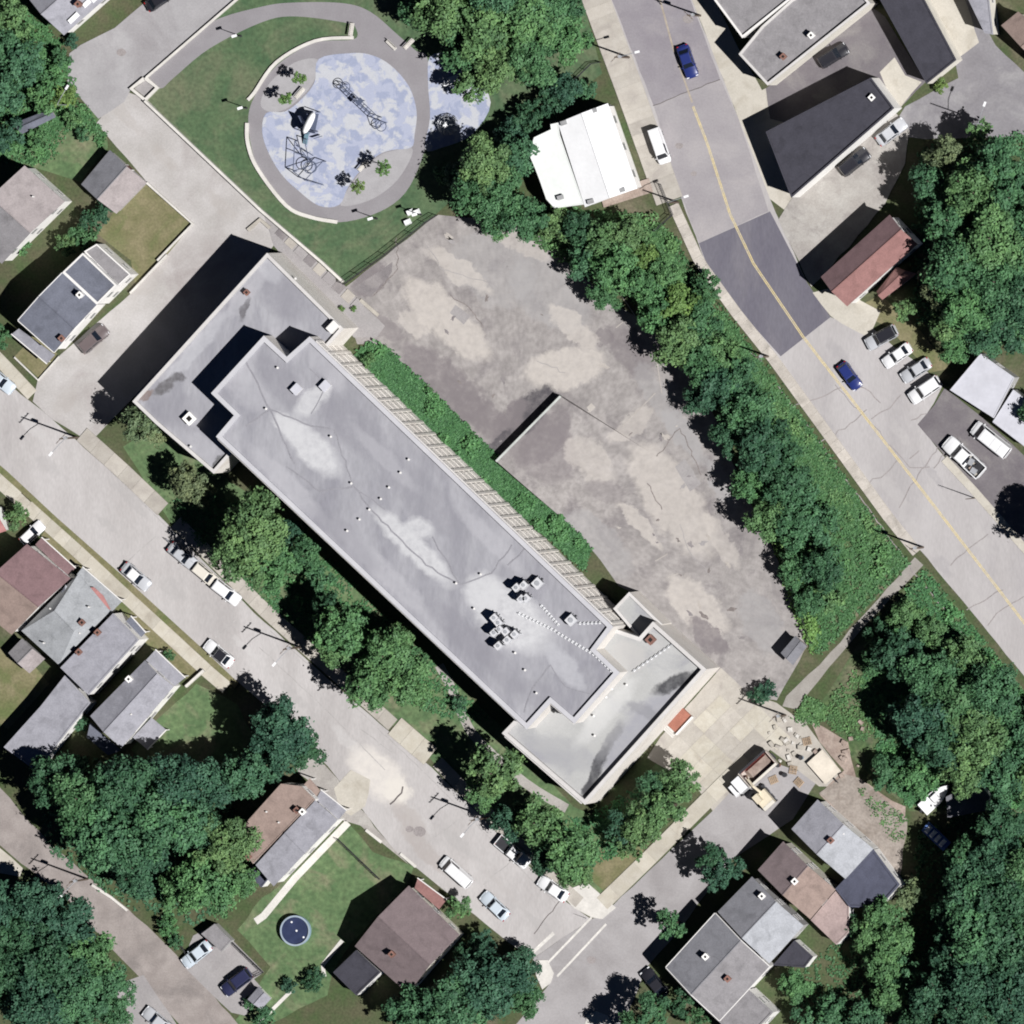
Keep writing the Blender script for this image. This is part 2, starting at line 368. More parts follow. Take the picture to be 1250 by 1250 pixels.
area('lawn', [(285, 590), (350, 640), (610, 885), (700, 985), (740, 1000), (815, 915), (850, 960), (735, 1090), (690, 1085), (600, 1000), (520, 920), (440, 850), (320, 735), (210, 640), (150, 545), (190, 520)], 1, M['yard'], 'grass apron between the long building and the street', 'lawn')
area('bare_earth', [(728, 1040), (780, 1030), (790, 1045), (742, 1092), (722, 1075)], 2, M['dry'], 'bare trodden corner by the street crossing', 'earth')
area('bank', [(842, 330), (935, 448), (1080, 652), (1110, 690), (1000, 800), (985, 790), (960, 700), (890, 520), (800, 380), (770, 310)], 1, mat('bank_green', (.05, .09, .035), c2=(.085, .13, .05), c3=(.17, .15, .10), scale=.5, s3=.2, grain=.35, gscale=2, t3=(.48, .68)), 'weedy green bank below the main road', 'bank')
area('bank', [(1128, 690), (1252, 845), (1330, 950), (1330, 1010), (1110, 990), (1040, 925), (1000, 860), (1045, 790)], 1, MATS['bank_green'], 'weedy green slope right of the footpath', 'bank')
# lower left lane
lane = area('lane', [(-80, 905), (0, 962), (60, 1030), (154, 1108), (215, 1165), (290, 1250), (360, 1340), (290, 1340), (218, 1250), (164, 1186), (133, 1155), (77, 1094), (0, 1032), (-80, 990)], 2, M['lane'], 'narrow worn lane in the lower left corner', 'lane', 1.8, 3)
area('parking_pad', [(236, 1142), (262, 1128), (286, 1150), (322, 1187), (310, 1195), (320, 1206), (300, 1240), (282, 1236), (222, 1178)], 3, M['lotgrey'], 'paved parking pad beside the lane', 'parking', .8)
area('driveway', [(135, 1205), (175, 1190), (215, 1250), (215, 1290), (160, 1290)], 3, M['lotgrey'], 'short paved drive below the lane', 'driveway', .8)
area('driveway', [(0, 1035), (28, 1060), (24, 1070), (-30, 1062)], 3, M['tan'], 'pale drive apron left of the lane', 'driveway', .8)
# residential street
NEK = [(-70, 398), (0, 460), (64, 512), (192, 627), (310, 748), (425, 850), (527, 937), (604, 1014), (684, 1096), (722, 1122)]
SWK = [(-70, 508), (8, 576), (69, 633), (143, 699), (246, 794), (320, 858), (400, 935), (480, 1037), (540, 1085), (620, 1150), (650, 1170)]
street = area('street', NEK + SWK[::-1], 4, M['street'], 'pale residential street running past the long building', 'street', .6, 4)
cross = area('street', [(722, 1122), (735, 1117), (870, 990), (930, 925), (1000, 950), (968, 1000), (890, 1052), (832, 1132), (790, 1180), (765, 1240), (700, 1330), (560, 1330), (630, 1250), (671, 1201), (650, 1170)], 3, M['cross'], 'grey cross street at the bottom', 'street', .6, 5)
alley = area('alley', [(150, 110), (180, 122), (322, 262), (345, 285), (330, 305), (160, 488), (110, 540), (64, 512), (40, 490), (46, 464), (74, 433), (159, 359), (205, 310), (235, 273), (180, 223), (118, 150)], 3, M['alley'], 'pale concrete alley round the upper left of the building', 'alley', .5, 6)
up = area('street', [(215, -60), (340, -60), (289, -2), (180, 94), (160, 108), (152, 124), (120, 145), (100, 122), (82, 100), (85, 65), (98, 55), (140, 34), (175, 4)], 4, M['upstreet'], 'grey dead-end street by the park', 'street', .8, 7)
# main road
LK = [(725, -60), (745, 0), (799, 151), (825, 225), (861, 320), (900, 378), (950, 438), (1089, 630), (1250, 825), (1330, 920)]
RK = [(822, -60), (845, 0), (902, 146), (940, 243), (985, 345), (1014, 387), (1040, 398), (1064, 400), (1092, 424), (1122, 444), (1150, 472), (1140, 492), (1122, 520), (1153, 558), (1217, 632), (1252, 672), (1340, 775)]
road = area('road', LK + RK[::-1], 4, M['road'], 'wide pale concrete road on the right with a yellow centre line', 'road', .5, 8)
sheet('worn_section', wob([(727, -60), (747, 0), (798, 129), (879, 97), (843, 0), (820, -60)], .5), .055, M['roadtop'], parent=road)
sheet('worn_section', wob([(798, 129), (826, 224), (853, 297), (938, 258), (902, 146), (880, 97)], .5), .053, mat('worn_asphalt_pale', (.285, .265, .275), c2=(.325, .305, .31), c3=(.36, .335, .335), scale=.25, s3=.12, grain=.07, gscale=4), parent=road)
sheet('new_asphalt_section', [(853, 297), (940, 258), (985, 345), (1014, 387), (953, 435), (900, 376), (861, 318)], .057, M['newasph'], parent=road)
yl = [(846, 130), (863, 174), (891, 261), (920, 322), (981, 412), (1150, 630), (1250, 760), (1330, 862)]
for d in (-.75, .75):
    ribbon('centre_line', [(x + d, y - d * .7) for x, y in yl], .13, .064, M['yellow'], parent=road)
ribbon('centre_line', [(795, -40), (822, 60), (845, 125)], .25, .064, M['faded'], parent=road)
rg = random.Random(5)
def crack(pts, w, z, par, m='crack', amp=1.5, step=7, sd=1):
    ribbon('crack', wob(pts, amp, step, sd, closed=False), w, z, M[m], parent=par)
for k, (a, b) in enumerate([((965, 497), (1027, 473)), ((1000, 540), (1058, 500)), ((1060, 590), (1098, 560)), ((1098, 620), (1150, 540)), ((1064, 512), (1100, 482)), ((1110, 560), (1122, 550)),
                            ((1160, 690), (1206, 652)), ((1180, 745), (1225, 720)), ((1206, 763), (1250, 728)), ((1140, 572), (1156, 550)), ((1133, 505), (1112, 513)), ((1045, 470), (1075, 492))]):
    crack([a, ((a[0] + b[0]) / 2 + rg.uniform(-4, 4), (a[1] + b[1]) / 2 + rg.uniform(-4, 4)), b], .14, .056, road, 'seam', 2, 7, k)
crack([(1020, 470), (1062, 515), (1110, 570), (1135, 570)], .12, .057, road, 'seam', 2.2, 8, 31)
crack([(950, 470), (1010, 556), (1060, 620), (1110, 690), (1180, 780)], .14, .057, road, 'seam', 1.6, 9, 32)
crack([(797, 129), (840, 112), (879, 97)], .10, .062, road, 'crack', .8, 8, 34)
# other paved areas to the right
area('forecourt', [(845, -60), (845, 0), (902, 146), (940, 243), (965, 262), (975, 247), (1090, 140), (1075, 95), (1010, 70), (930, 110), (905, 66), (872, 0), (880, -60)], 2, M['tan'], 'tan concrete forecourt in front of the upper right buildings', 'forecourt', .5)
area('driveway', [(935, 108), (1060, 5), (1080, 20), (1130, 100), (1095, 135), (1060, 100), (960, 150), (940, 145)], 3, M['darklot'], 'dark asphalt drive between the upper right buildings', 'driveway', .5)
area('forecourt', [(1074, 88), (1092, 70), (1105, 92), (1125, 100), (1100, 130), (1085, 115)], 4, M['tan'], 'tan concrete corner by the two dark roofs', 'forecourt', .5)
area('lane', [(1125, -60), (1127, 2), (1165, 70), (1170, 95), (1105, 130), (1085, 165), (1130, 170), (1330, 165), (1330, 90), (1250, 88), (1215, 55), (1195, 20), (1165, -60)], 2, mat('dark_grey_lane', (.20, .19, .20), c2=(.24, .23, .24), c3=(.30, .29, .29), scale=.3, s3=.15, grain=.1, gscale=3), 'grey lane in the upper right corner', 'lane', .6)  # lane asphalt has its own darker grey
area('forecourt', [(1128, -60), (1130, 2), (1168, 72), (1195, 52), (1160, -60)], 3, M['tan'], 'tan concrete strip right of the dark long roof', 'forecourt', .5)
area('gravel_yard', [(966, 243), (1092, 135), (1110, 160), (1105, 200), (1080, 250), (1003, 338), (990, 350), (950, 268)], 6, M['gravel'], 'gravel yard above the red roofed house', 'yard', 1.2)
area('forecourt', [(992, 357), (1020, 350), (1075, 380), (1060, 412), (1028, 395), (1014, 386)], 5, M['tan'], 'tan concrete apron below the red roofed house', 'forecourt', .6)
area('lawn', [(1040, 378), (1075, 360), (1120, 400), (1160, 450), (1135, 455), (1085, 400)], 3, M['dry'], 'worn grass strip behind the four parked cars', 'lawn', .8)
area('car_park', [(1153, 474), (1196, 507), (1250, 556), (1330, 630), (1330, 760), (1252, 668), (1217, 628), (1153, 556), (1120, 518), (1140, 495)], 5, M['darklot'], 'dark asphalt car park on the right edge', 'parking', .5)
ribbon('kerb', [(1153, 560), (1190, 600), (1225, 640), (1260, 680)], 1.1, .02, M['tan'], 'tan kerb strip along the right hand car park', 'kerb', h=.12)
# parking lot behind the long building
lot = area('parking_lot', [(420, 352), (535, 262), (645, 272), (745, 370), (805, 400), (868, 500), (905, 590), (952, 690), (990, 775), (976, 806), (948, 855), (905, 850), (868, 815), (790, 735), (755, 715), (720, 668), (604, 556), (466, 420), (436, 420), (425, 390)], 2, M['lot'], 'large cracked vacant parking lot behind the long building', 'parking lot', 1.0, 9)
def patch(pts, m, z, par=lot, s=1, w=3.0):
    sheet('asphalt_patch', wob(smooth_px(pts, 3), w, 8, s), z, M[m], parent=par)
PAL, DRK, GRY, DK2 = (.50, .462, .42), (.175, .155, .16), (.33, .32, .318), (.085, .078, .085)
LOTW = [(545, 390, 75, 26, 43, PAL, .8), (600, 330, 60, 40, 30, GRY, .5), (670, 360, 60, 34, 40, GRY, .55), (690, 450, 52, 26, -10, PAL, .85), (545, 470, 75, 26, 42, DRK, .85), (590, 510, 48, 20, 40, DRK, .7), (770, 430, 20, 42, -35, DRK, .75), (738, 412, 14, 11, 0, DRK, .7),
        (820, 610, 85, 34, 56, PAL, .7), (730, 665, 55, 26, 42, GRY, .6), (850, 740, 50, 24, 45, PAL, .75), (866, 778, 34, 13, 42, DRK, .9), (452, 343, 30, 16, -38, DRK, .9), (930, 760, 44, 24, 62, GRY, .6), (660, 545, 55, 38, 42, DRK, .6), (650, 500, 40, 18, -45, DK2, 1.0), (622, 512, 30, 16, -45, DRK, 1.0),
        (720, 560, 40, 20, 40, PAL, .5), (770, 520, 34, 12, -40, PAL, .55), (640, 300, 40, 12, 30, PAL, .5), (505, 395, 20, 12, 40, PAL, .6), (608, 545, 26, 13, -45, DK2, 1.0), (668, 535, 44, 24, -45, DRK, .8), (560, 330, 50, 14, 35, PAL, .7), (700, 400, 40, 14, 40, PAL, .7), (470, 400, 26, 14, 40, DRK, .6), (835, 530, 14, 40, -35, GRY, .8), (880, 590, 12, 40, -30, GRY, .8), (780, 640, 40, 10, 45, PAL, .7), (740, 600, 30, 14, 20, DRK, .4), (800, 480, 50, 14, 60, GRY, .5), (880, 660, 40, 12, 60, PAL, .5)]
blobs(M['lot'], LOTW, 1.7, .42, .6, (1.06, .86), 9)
sg = random.Random(21)
for k in range(40):
    while True:
        x, y = sg.uniform(440, 960), sg.uniform(280, 800)
        if inpoly(x, y, [(450, 355), (535, 275), (640, 285), (740, 380), (850, 520), (940, 700), (960, 780), (890, 800), (740, 680), (500, 430)]) and not inpoly(x, y, [(684, 478), (812, 560), (722, 670), (600, 566)]): break
    rr_ = sg.uniform(1.2, 5.5); an = sg.uniform(0, 3); ca, sa = math.cos(an), math.sin(an); q = []
    for a in range(13):
        f = rr_ * sg.uniform(.35, 1.25); u, v = math.cos(a * .483) * 1.6 * f, math.sin(a * .483) * .7 * f; q.append((x + u * ca - v * sa, y + u * sa + v * ca))
    sheet('stain', q, .0375, M[sg.choice(['lotdark', 'lotdark', 'lotgrey', 'crack2', 'lotpale'])], parent=lot)
rb_ = random.Random(8)
blobs(M['street'], [(x, y, rb_.uniform(14, 40), rb_.uniform(4, 10), 43, rb_.choice([(.36, .345, .335), (.52, .505, .49), (.40, .375, .36)]), .55) for x, y in [(60, 570), (130, 640), (210, 720), (300, 790), (360, 850), (430, 910), (470, 965), (510, 1000), (560, 1030), (620, 1090), (660, 1130), (40, 520), (160, 610), (250, 690)]], 1.2, .5)
blobs(M['street'], [(462, 945, 46, 26, 43, (.60, .565, .52), 1.0), (485, 965, 20, 16, 43, (.62, .585, .53), 1.0), (500, 1000, 34, 12, 43, (.36, .325, .305), .7), (520, 1040, 44, 10, 43, (.35, .315, .295), .7)], 1.2, .5, .6)
blobs(M['road'], [(x, y, rb_.uniform(14, 36), rb_.uniform(4, 9), 52, rb_.choice([(.30, .285, .29), (.45, .43, .415)]), .5) for x, y in [(1010, 520), (1060, 580), (1090, 600), (1110, 640), (1150, 690), (1200, 740), (1030, 440), (1100, 530), (1140, 580), (1200, 660)]], 1.2, .5)
blobs(M['alley'], [(x, y, rb_.uniform(18, 40), rb_.uniform(6, 14), rt, (.37, .34, .315), .5) for x, y, rt in [(200, 190, 43), (270, 250, 43), (180, 340, -45), (110, 430, -45), (80, 490, -45), (150, 140, 43)]], 1.2, .4)
for k, (q, m_) in enumerate([([(431, 352), (479, 320), (478, 332), (452, 362)], 'lotdark'), ([(556, 372), (574, 386), (566, 396), (549, 382)], 'lotgrey'), ([(716, 497), (722, 492), (727, 497), (720, 504)], 'lotpale'), ([(836, 560), (856, 590), (842, 600), (824, 570)], 'lotgrey')]):
    sheet('asphalt_patch', wob(q, .8, 8, k), .031, M[m_], parent=lot)
for k, pl in enumerate([[(484, 290), (486, 328), (455, 362)], [(550, 360), (572, 375), (590, 400)], [(800, 560), (830, 523), (856, 580)], [(770, 565), (778, 575)], [(790, 590), (808, 622)],
                        [(600, 300), (625, 330)], [(680, 290), (690, 330)], [(830, 640), (845, 680), (880, 715)], [(700, 650), (752, 690)], [(640, 280), (700, 330), (760, 385)], [(623, 300), (618, 330)], [(860, 560), (885, 610)],
                        [(520, 300), (540, 330), (600, 345)], [(655, 440), (690, 455)], [(730, 520), (760, 560), (800, 560)]]):
    crack(pl, .13 if k < 5 else .09, .04, lot, 'crack2' if k < 5 else 'lotgrey', 1.8, 6, 40 + k)
for k, (a, b) in enumerate([((748, 345), (775, 385)), ((796, 405), (808, 480)), ((780, 555), (740, 600)), ((752, 400), (770, 385)), ((800, 480), (760, 520)), ((800, 685), (815, 676)), ((815, 705), (828, 700)), ((720, 500), (690, 540))]):
    ribbon('bay_line', [a, b], .13, .042, M['lotpale'], parent=lot)
# raised part of the lot held by a wall
rw = [P(684, 484, 1.7).to_2d(), P(606, 563, 1.7).to_2d()]
far = [P(722, 664, .03), P(806, 560, .03)]
mb = MB(); a3 = Vector((*rw[0], 1.7)); b3 = Vector((*rw[1], 1.7))
N = 8
for i in range(N):
    t0, t1 = i / N, (i + 1) / N; e = lambda t: 3 * t * t - 2 * t ** 3
    def rp(p, q, t):
        v = p.lerp(q, t); v.z = 1.7 * (1 - e(t)) + .03; return v
    mb.face([rp(a3, far[1], t0), rp(b3, far[0], t0), rp(b3, far[0], t1), rp(a3, far[1], t1)])
    for p, q in ((a3, far[1]), (b3, far[0])):
        u, v = rp(p, q, t0), rp(p, q, t1); mb.face([u, v, (v.x, v.y, 0), (u.x, u.y, 0)])
tag(mb.build('raised_lot', M['lot']), 'darker raised part of the lot behind the retaining wall', 'parking lot', None, 'structure')
d = (rw[1] - rw[0]); ang = math.atan2(d.y, d.x); c = (rw[0] + rw[1]) / 2
t = thing('retaining_wall', 'pale concrete retaining wall crossing the vacant lot', 'wall', (c.x, c.y, 0))
MB().box((0, 0, .83), (d.length, .3, 1.66), ang).build('wall', mat('mossy_concrete', (.33, .34, .30), c2=(.42, .43, .40), grain=.15), t)
MB().box((0, 0, 1.76), (d.length + .1, .3, .2), ang).build('coping', mat('pale_coping', (.47, .49, .46), grain=.1), t)
# park
area('path', smooth_px([(180, 96), (205, 72), (256, 28), (320, 8), (361, 3), (420, 4), (453, 15), (485, 42), (508, 62), (522, 72), (525, 143), (519, 182), (495, 235), (455, 262), (402, 271), (350, 250), (315, 205), (303, 150), (312, 115), (340, 78), (385, 52), (432, 48), (434, 34), (423, 28), (361, 20), (320, 27), (256, 59), (212, 95), (196, 108)], 5), 2, M['path'], 'grey park path ringing the playground', 'path', 0)
play = area('play_surface', smooth_px([(389, 72), (425, 65), (451, 66.5), (476, 79), (499, 105), (508.5, 136), (506, 164), (502, 180), (479, 183), (462, 189), (441, 207), (425, 228), (414, 250), (389, 251), (361, 230), (343, 212), (328, 187), (320, 161), (325, 138), (348, 136), (369, 120), (384, 100)], 4), 4, M['play'], 'mottled blue and white rubber playground surface', 'play surface', 0)
area('play_surface', smooth_px([(525, 69), (522.5, 102), (525, 143), (519, 182), (540, 180), (576, 164), (599, 125), (575, 85), (550, 66)], 4), 3, M['play'], 'smaller blue rubber play patch under the trees', 'play surface', 0)
area('pad', smooth_px([(327, 136), (347, 134), (368, 118), (383, 99), (388, 73), (360, 76), (330, 100), (318, 125)], 4), 3, M['pad'], 'grey concrete pad with two small trees left of the play surface', 'pad', 0)
area('pad', smooth_px([(503, 181), (480, 184), (463, 190), (442, 208), (426, 229), (416, 251), (450, 245), (480, 225), (498, 200)], 4), 3, M['pad'], 'grey concrete pad with two small trees below the play surface', 'pad', 0)
def lowwall(pts, w, h, label, m='white_conc', name='kerb_wall', cat='wall'):
    return ribbon(name, pts, w, 0, M[m], label, cat, h=h, kind=None) if False else tag(ribbon(name, pts, w, 0, M[m], label, cat, h=h), label, cat)
def strip_wall(name, pts, w, h, label, m='white_conc', cat='wall'):
    o = ribbon(name, pts, w, 0, M[m], 'x', cat, h=h)
    del o['kind']; return tag(o, label, cat)
strip_wall('park_wall', [(300, -12), (289, 0), (179, 95)], .32, .5, 'straight white park wall along the dead-end street')
strip_wall('park_wall', [(178, 123), (250, 191), (320, 257), (394, 320), (420, 344)], .36, .9, 'long white park wall along the alley')
strip_wall('edging', smooth_px([(432, 46), (385, 50), (338, 76), (311, 113), (303, 122)], 5, False), .45, .35, 'curved white edging at the upper left of the path', cat='edging')
strip_wall('edging', smooth_px([(302, 150), (303, 175), (315, 206), (350, 251), (380, 265), (412, 271)], 5, False), .5, .35, 'curved white edging round the lower left of the path', cat='edging')
strip_wall('square_planter', [(178, 95), (193, 107), (178, 122), (161, 108), (177, 96)], .55, .6, 'square white walled planter at the park corner', cat='planter')
area('pad', [(178, 98), (190, 107), (178, 119), (164, 108)], 6, M['lotgrey'], 'grey infill of the square planter', 'pad', 0)
strip_wall('alley_wall', [(180, 223), (236, 273), (193, 318)], .3, .6, 'pale low wall round the dry lawn')
strip_wall('alley_wall', [(205, 311), (160, 358)], .3, .7, 'pale low wall at the end of the slate row houses')
strip_wall('yard_wall', [(73, 435), (47, 464), (18, 436)], .22, .35, 'low kerb round the tiny front yard')
strip_wall('edging', [(303, 281), (318, 268), (330, 278)], .5, .4, 'rough pale edging at the alley bend', 'kerb', 'edging')
# paving strip between wing and park
pv = area('paving', [(322, 262), (394, 326), (421, 352), (470, 398), (460, 412), (432, 412), (334, 300)], 5, M['lotgrey'], 'weedy stepped paving beside the upper wing', 'paving', .6)
for k in range(9):
    x, y = 335 + k * 11.5, 285 + k * 11; z0 = .05
    q = ccw([tuple(P(x + u, y + v, z0).to_2d()) for u, v in ((0, 0), (9, -10), (19, -1), (10, 9))])
    MB().prism(inset(q, .04), .05, .12 + .03 * (k % 3), bottom=False).build('slab', M[['lotdark', 'slab2', 'lotgrey'][k % 3]], pv)
ribbon('kerb', [(440, 366), (462, 385)], .5, .02, M['kerb'], 'short kerb stub by the upper end of the lot', 'kerb', h=.2)
# pavements
sidewalk('sidewalk', [(-60, 384), (0, 440), (44, 487)], 1.8, 1.8, .03, M['slab'], M['kerb'], 'pavement left of the alley mouth')
sidewalk('sidewalk', [(100, 530), (150, 575), (215, 637)], 2.3, 2.6, .03, M['slab2'], M['kerbdark'], 'wide pavement of big slabs by the upper trees')
sidewalk('sidewalk', [(215, 637), (320, 742), (430, 840), (480, 885)], 2.0, 2.2, .03, M['slab2'], M['kerbdark'], 'tree shaded pavement in front of the long building')
sidewalk('sidewalk', [(482, 886), (512, 912), (534, 930)], 3.0, 2.2, .03, M['slab'], M['kerbdark'], 'sunlit pale pavement piece by the bend of the grass')
sidewalk('sidewalk', [(534, 930), (610, 1008), (690, 1086), (715, 1108)], 1.8, 2.0, .03, M['slab2'], M['kerbdark'], 'pavement under the street trees near the crossing')
sidewalk('sidewalk', [(-40, 553), (2, 590), (50, 633), (97, 675), (143, 718), (179, 751), (256, 822), (285, 846)], 1.9, 1.9, .03, M['slab'], M['kerb'], 'narrow pavement along the left side of the street')
sidewalk('sidewalk', [(735, 1103), (790, 1050), (870, 970), (915, 925)], 2.2, 2.4, .03, M['slab'], M['kerb'], 'pavement along the cross street')
sidewalk('sidewalk', [(711, -50), (728, 0), (769, 110), (803, 205), (819, 250)], 3.9, 1.7, .03, M['slab2'], M['kerb'], 'wide tan pavement by the white building')
sidewalk('sidewalk', [(822, 250), (854, 320), (899, 382), (943, 437), (1085, 632), (1124, 680)], 1.5, 1.6, .03, mat('pale_slab', (.46, .42, .37), c2=(.52, .48, .43), c3=(.36, .33, .29), scale=.8, s3=.4, grain=.12, gscale=5, rnd=.1), M['kerb'], 'narrow pale pavement along the main road')
ribbon('verge', [(-40, 539), (6, 578), (66, 634), (143, 702), (246, 796), (289, 837)], .9, .05, M['dry'], 'thin grass verge between pavement and street', 'verge', h=.1)
area('footpath', [(1117, 680), (1127, 690), (1050, 770), (1000, 830), (972, 866), (955, 862), (960, 850), (1000, 812), (1050, 755)], 2, mat('footpath', (.27, .25, .225), c2=(.33, .31, .28), grain=.12), 'narrow footpath climbing to the main road', 'path', 1.0)
# concrete apron by the lower right corner
ap = area('apron', [(790, 925), (806, 900), (880, 815), (912, 846), (948, 858), (985, 885), (1040, 960), (1000, 960), (940, 915), (870, 990), (850, 960)], 4, M['slab2'], 'pale concrete apron of slabs right of the building end', 'apron', .4)
ux, uy = (17.5, -17.5), (17.5, 17.0)
for i in range(-1, 12):
    for j in range(-2, 9):
        x, y = 812 + ux[0] * i * .95 + uy[0] * j * .8, 915 + ux[1] * i * .95 + uy[1] * j * .8
        quad = [(x, y), (x + ux[0] * .95, y + ux[1] * .95), (x + ux[0] * .95 + uy[0] * .8, y + ux[1] * .95 + uy[1] * .8), (x + uy[0] * .8, y + uy[1] * .8)]
        if all(inpoly(a, b, [(803, 905), (868, 835), (905, 848), (950, 855), (990, 890), (970, 945), (940, 918), (870, 992), (845, 965)]) for a, b in quad):
            q = inset(ccw([tuple(P(a, b, .07).to_2d()) for a, b in quad]), .03)
            MB().prism(q, .03, .07 + random.uniform(-.010, .012), bottom=False).build('slab', M['slab'] if random.random() < .7 else M['slab2'], ap)
area('bare_earth', [(990, 880), (1035, 905), (1045, 950), (1105, 985), (1105, 1005), (1062, 1030), (1000, 970), (1030, 940), (1000, 905)], 5, M['mulch'], 'bare brown earth and rubble beside the digger', 'earth', 1.5)
area('driveway', [(1000, 968), (1062, 1030), (1098, 1075), (1108, 1000), (1050, 950), (1030, 945)], 6, mat('dirt_drive', (.255, .22, .19), c2=(.32, .28, .245), c3=(.20, .165, .135), scale=.6, s3=.3, grain=.2, gscale=3), 'rough dirt drive beside the last row house', 'driveway', 1.2)
area('pavement', [(684, 1090), (716, 1077), (738, 1096), (752, 1108), (735, 1122), (722, 1120), (700, 1108)], 12, M['white_conc'], 'bright new concrete corner ramp', 'pavement', .5)
area('pavement', [(655, 1172), (668, 1172), (676, 1188), (672, 1200), (662, 1208), (654, 1190)], 12, M['white_conc'], 'small pale corner ramp below the stop line', 'pavement', .5)
area('driveway', [(712, 1262), (716, 1240), (728, 1234), (742, 1240), (752, 1264)], 8, M['white_conc'], 'pale concrete drive end at the bottom edge', 'driveway', .5)
for a, b in (((722, 1120), (668, 1176)), ((740, 1128), (680, 1192))):
    ribbon('crossing_line', [a, b], .3, .055, M['line'], parent=cross)
ribbon('stop_line', [(676, 1139), (650, 1163), (638, 1153)], .5, .056, M['line'], parent=street)
crack([(683, 1100), (652, 1140)], .12, .056, street, 'crack', .8, 7, 71)
area('parking_pad', [(322, 862), (345, 880), (400, 938), (470, 1024), (484, 1040), (500, 1056), (470, 1032), (440, 1008), (424, 1003), (412, 1000), (390, 962), (366, 945), (335, 905)], 5, M['gravel'], 'worn gravel strip between the double house and the street', 'parking', 1.2)
area('apron', [(408, 962), (428, 940), (452, 952), (446, 985), (428, 996), (414, 988)], 7, M['tan'], 'pale concrete apron at the double house', 'apron', 2.2)
crack([(492, 960), (490, 968), (476, 982)], .22, .066, street, 'crack', 1, 6, 72)
for k, pl in enumerate([[(330, 770), (420, 850), (520, 945), (600, 1025), (680, 1105)], [(316, 790), (400, 868), (470, 940)], [(120, 560), (200, 640), (280, 720)], [(250, 790), (290, 755)], [(440, 890), (478, 918)], [(520, 1030), (560, 1000)], [(590, 1080), (625, 1050)], [(150, 690), (190, 655)]]):
    crack(pl, .10, .054, street, 'seam2', .8, 9, 80 + k)
for k, (x, y, r) in enumerate([(148, 64, 6), (840, 23, 7), (829, 178, 5), (847, 212, 4), (722, 1172, 6), (512, 1015, 8), (500, 1012, 5)]):
    sheet('stain', wob([(x + r * math.cos(a * .7), y + r * .8 * math.sin(a * .7)) for a in range(9)], 1.2, 4, k), .066, M['seam'], parent=street if k > 4 else road if k else up)

ribbon('dirt_path', smooth_px([(536, 812), (552, 842), (566, 876), (584, 904), (640, 955), (692, 987)], 4, False), 1.3, .03, M['gravel'], 'pale trodden walk along the long building', 'path')

for k, (x, y) in enumerate([(705, 517), (709, 520), (706, 524)]):
    p = P(x, y, 1.5); o = MB().box((0, 0, .1), (.5, .35, .2), k * 1.1, top=.7).build('litter', M['white_conc']); o.location = (p.x, p.y, 1.12 - .1 * k); tag(o, ['topmost', 'middle', 'lowest'][k] + ' white scrap of litter on the raised lot', 'litter')

# ------------------------------------------------------------------ building kit
def shingle(name, c, c2=None, s=.9, gr=.14): return mat(name, c, c2=c2 or tuple(x * 1.16 for x in c), scale=s, grain=gr, gscale=5, rough=.9, c3=tuple(x * .78 for x in c), s3=.5, t3=(.50, .72), bump=.3)
RF = {
    'slate': shingle('slate_roof', (.135, .143, .175)), 'grey': shingle('grey_roof', (.27, .268, .295)), 'pale': shingle('pale_roof', (.34, .35, .37)),
    'mid': shingle('mid_grey_roof', (.175, .175, .19)), 'brown': shingle('brown_roof', (.165, .13, .132)), 'maroon': shingle('maroon_roof', (.19, .122, .125)),
    'red': shingle('red_roof', (.235, .125, .115)), 'tanbrown': shingle('tan_brown_roof', (.265, .20, .172)), 'dark': shingle('dark_flat_roof', (.045, .044, .056)),
    'navy': shingle('navy_roof', (.07, .074, .105)), 'taupe': shingle('taupe_roof', (.225, .215, .22)), 'beige': shingle('beige_roof', (.31, .275, .27)),
    'white': mat('white_roof', (.80, .80, .80), var=.03, grain=.04, gscale=2, scale=.3, rough=.6), 'offwhite': mat('offwhite_roof', (.70, .72, .69), var=.03, grain=.04, gscale=2, scale=.3, rough=.6),
    'midgreen': shingle('green_grey_roof', (.30, .31, .32)), 'pink': shingle('pink_roof', (.33, .255, .24)), 'coral': shingle('coral_roof', (.36, .17, .16)), 'metal': mat('pale_metal_roof', (.52, .52, .56), var=.05, grain=.05, gscale=2, rough=.5)}
WL = {'white': mat('white_siding', (.86, .84, .80), var=.05, grain=.07, gscale=3), 'cream': mat('cream_wall', (.76, .72, .63), var=.06, grain=.08, gscale=3),
      'brick': mat('brick_wall', (.30, .14, .10), var=.15, grain=.2, gscale=8), 'grey': mat('grey_siding', (.42, .41, .40), var=.07, grain=.08, gscale=3), 'stone': mat('stone_wall', (.35, .31, .27), var=.15, grain=.2, gscale=3)}
TRIM = mat('white_trim', (.72, .70, .67), var=.03, grain=.04)
GLASS = mat('window_glass', (.035, .045, .06), rough=.08, spec=.6, grain=0, var=.3, scale=.5)
DARKM = mat('dark_metal', (.05, .05, .055), rough=.5, metal=.3, grain=.1)
STEEL = mat('steel', (.45, .46, .48), rough=.45, metal=.4, grain=.06)
BRICKC = mat('chimney_brick', (.22, .115, .09), var=.2, grain=.25, gscale=10)
SOOT = mat('soot', (.015, .013, .012), grain=.1)
WFRAME = mat('window_frame', (.50, .49, .475), grain=.05, var=.05)
_win = {}
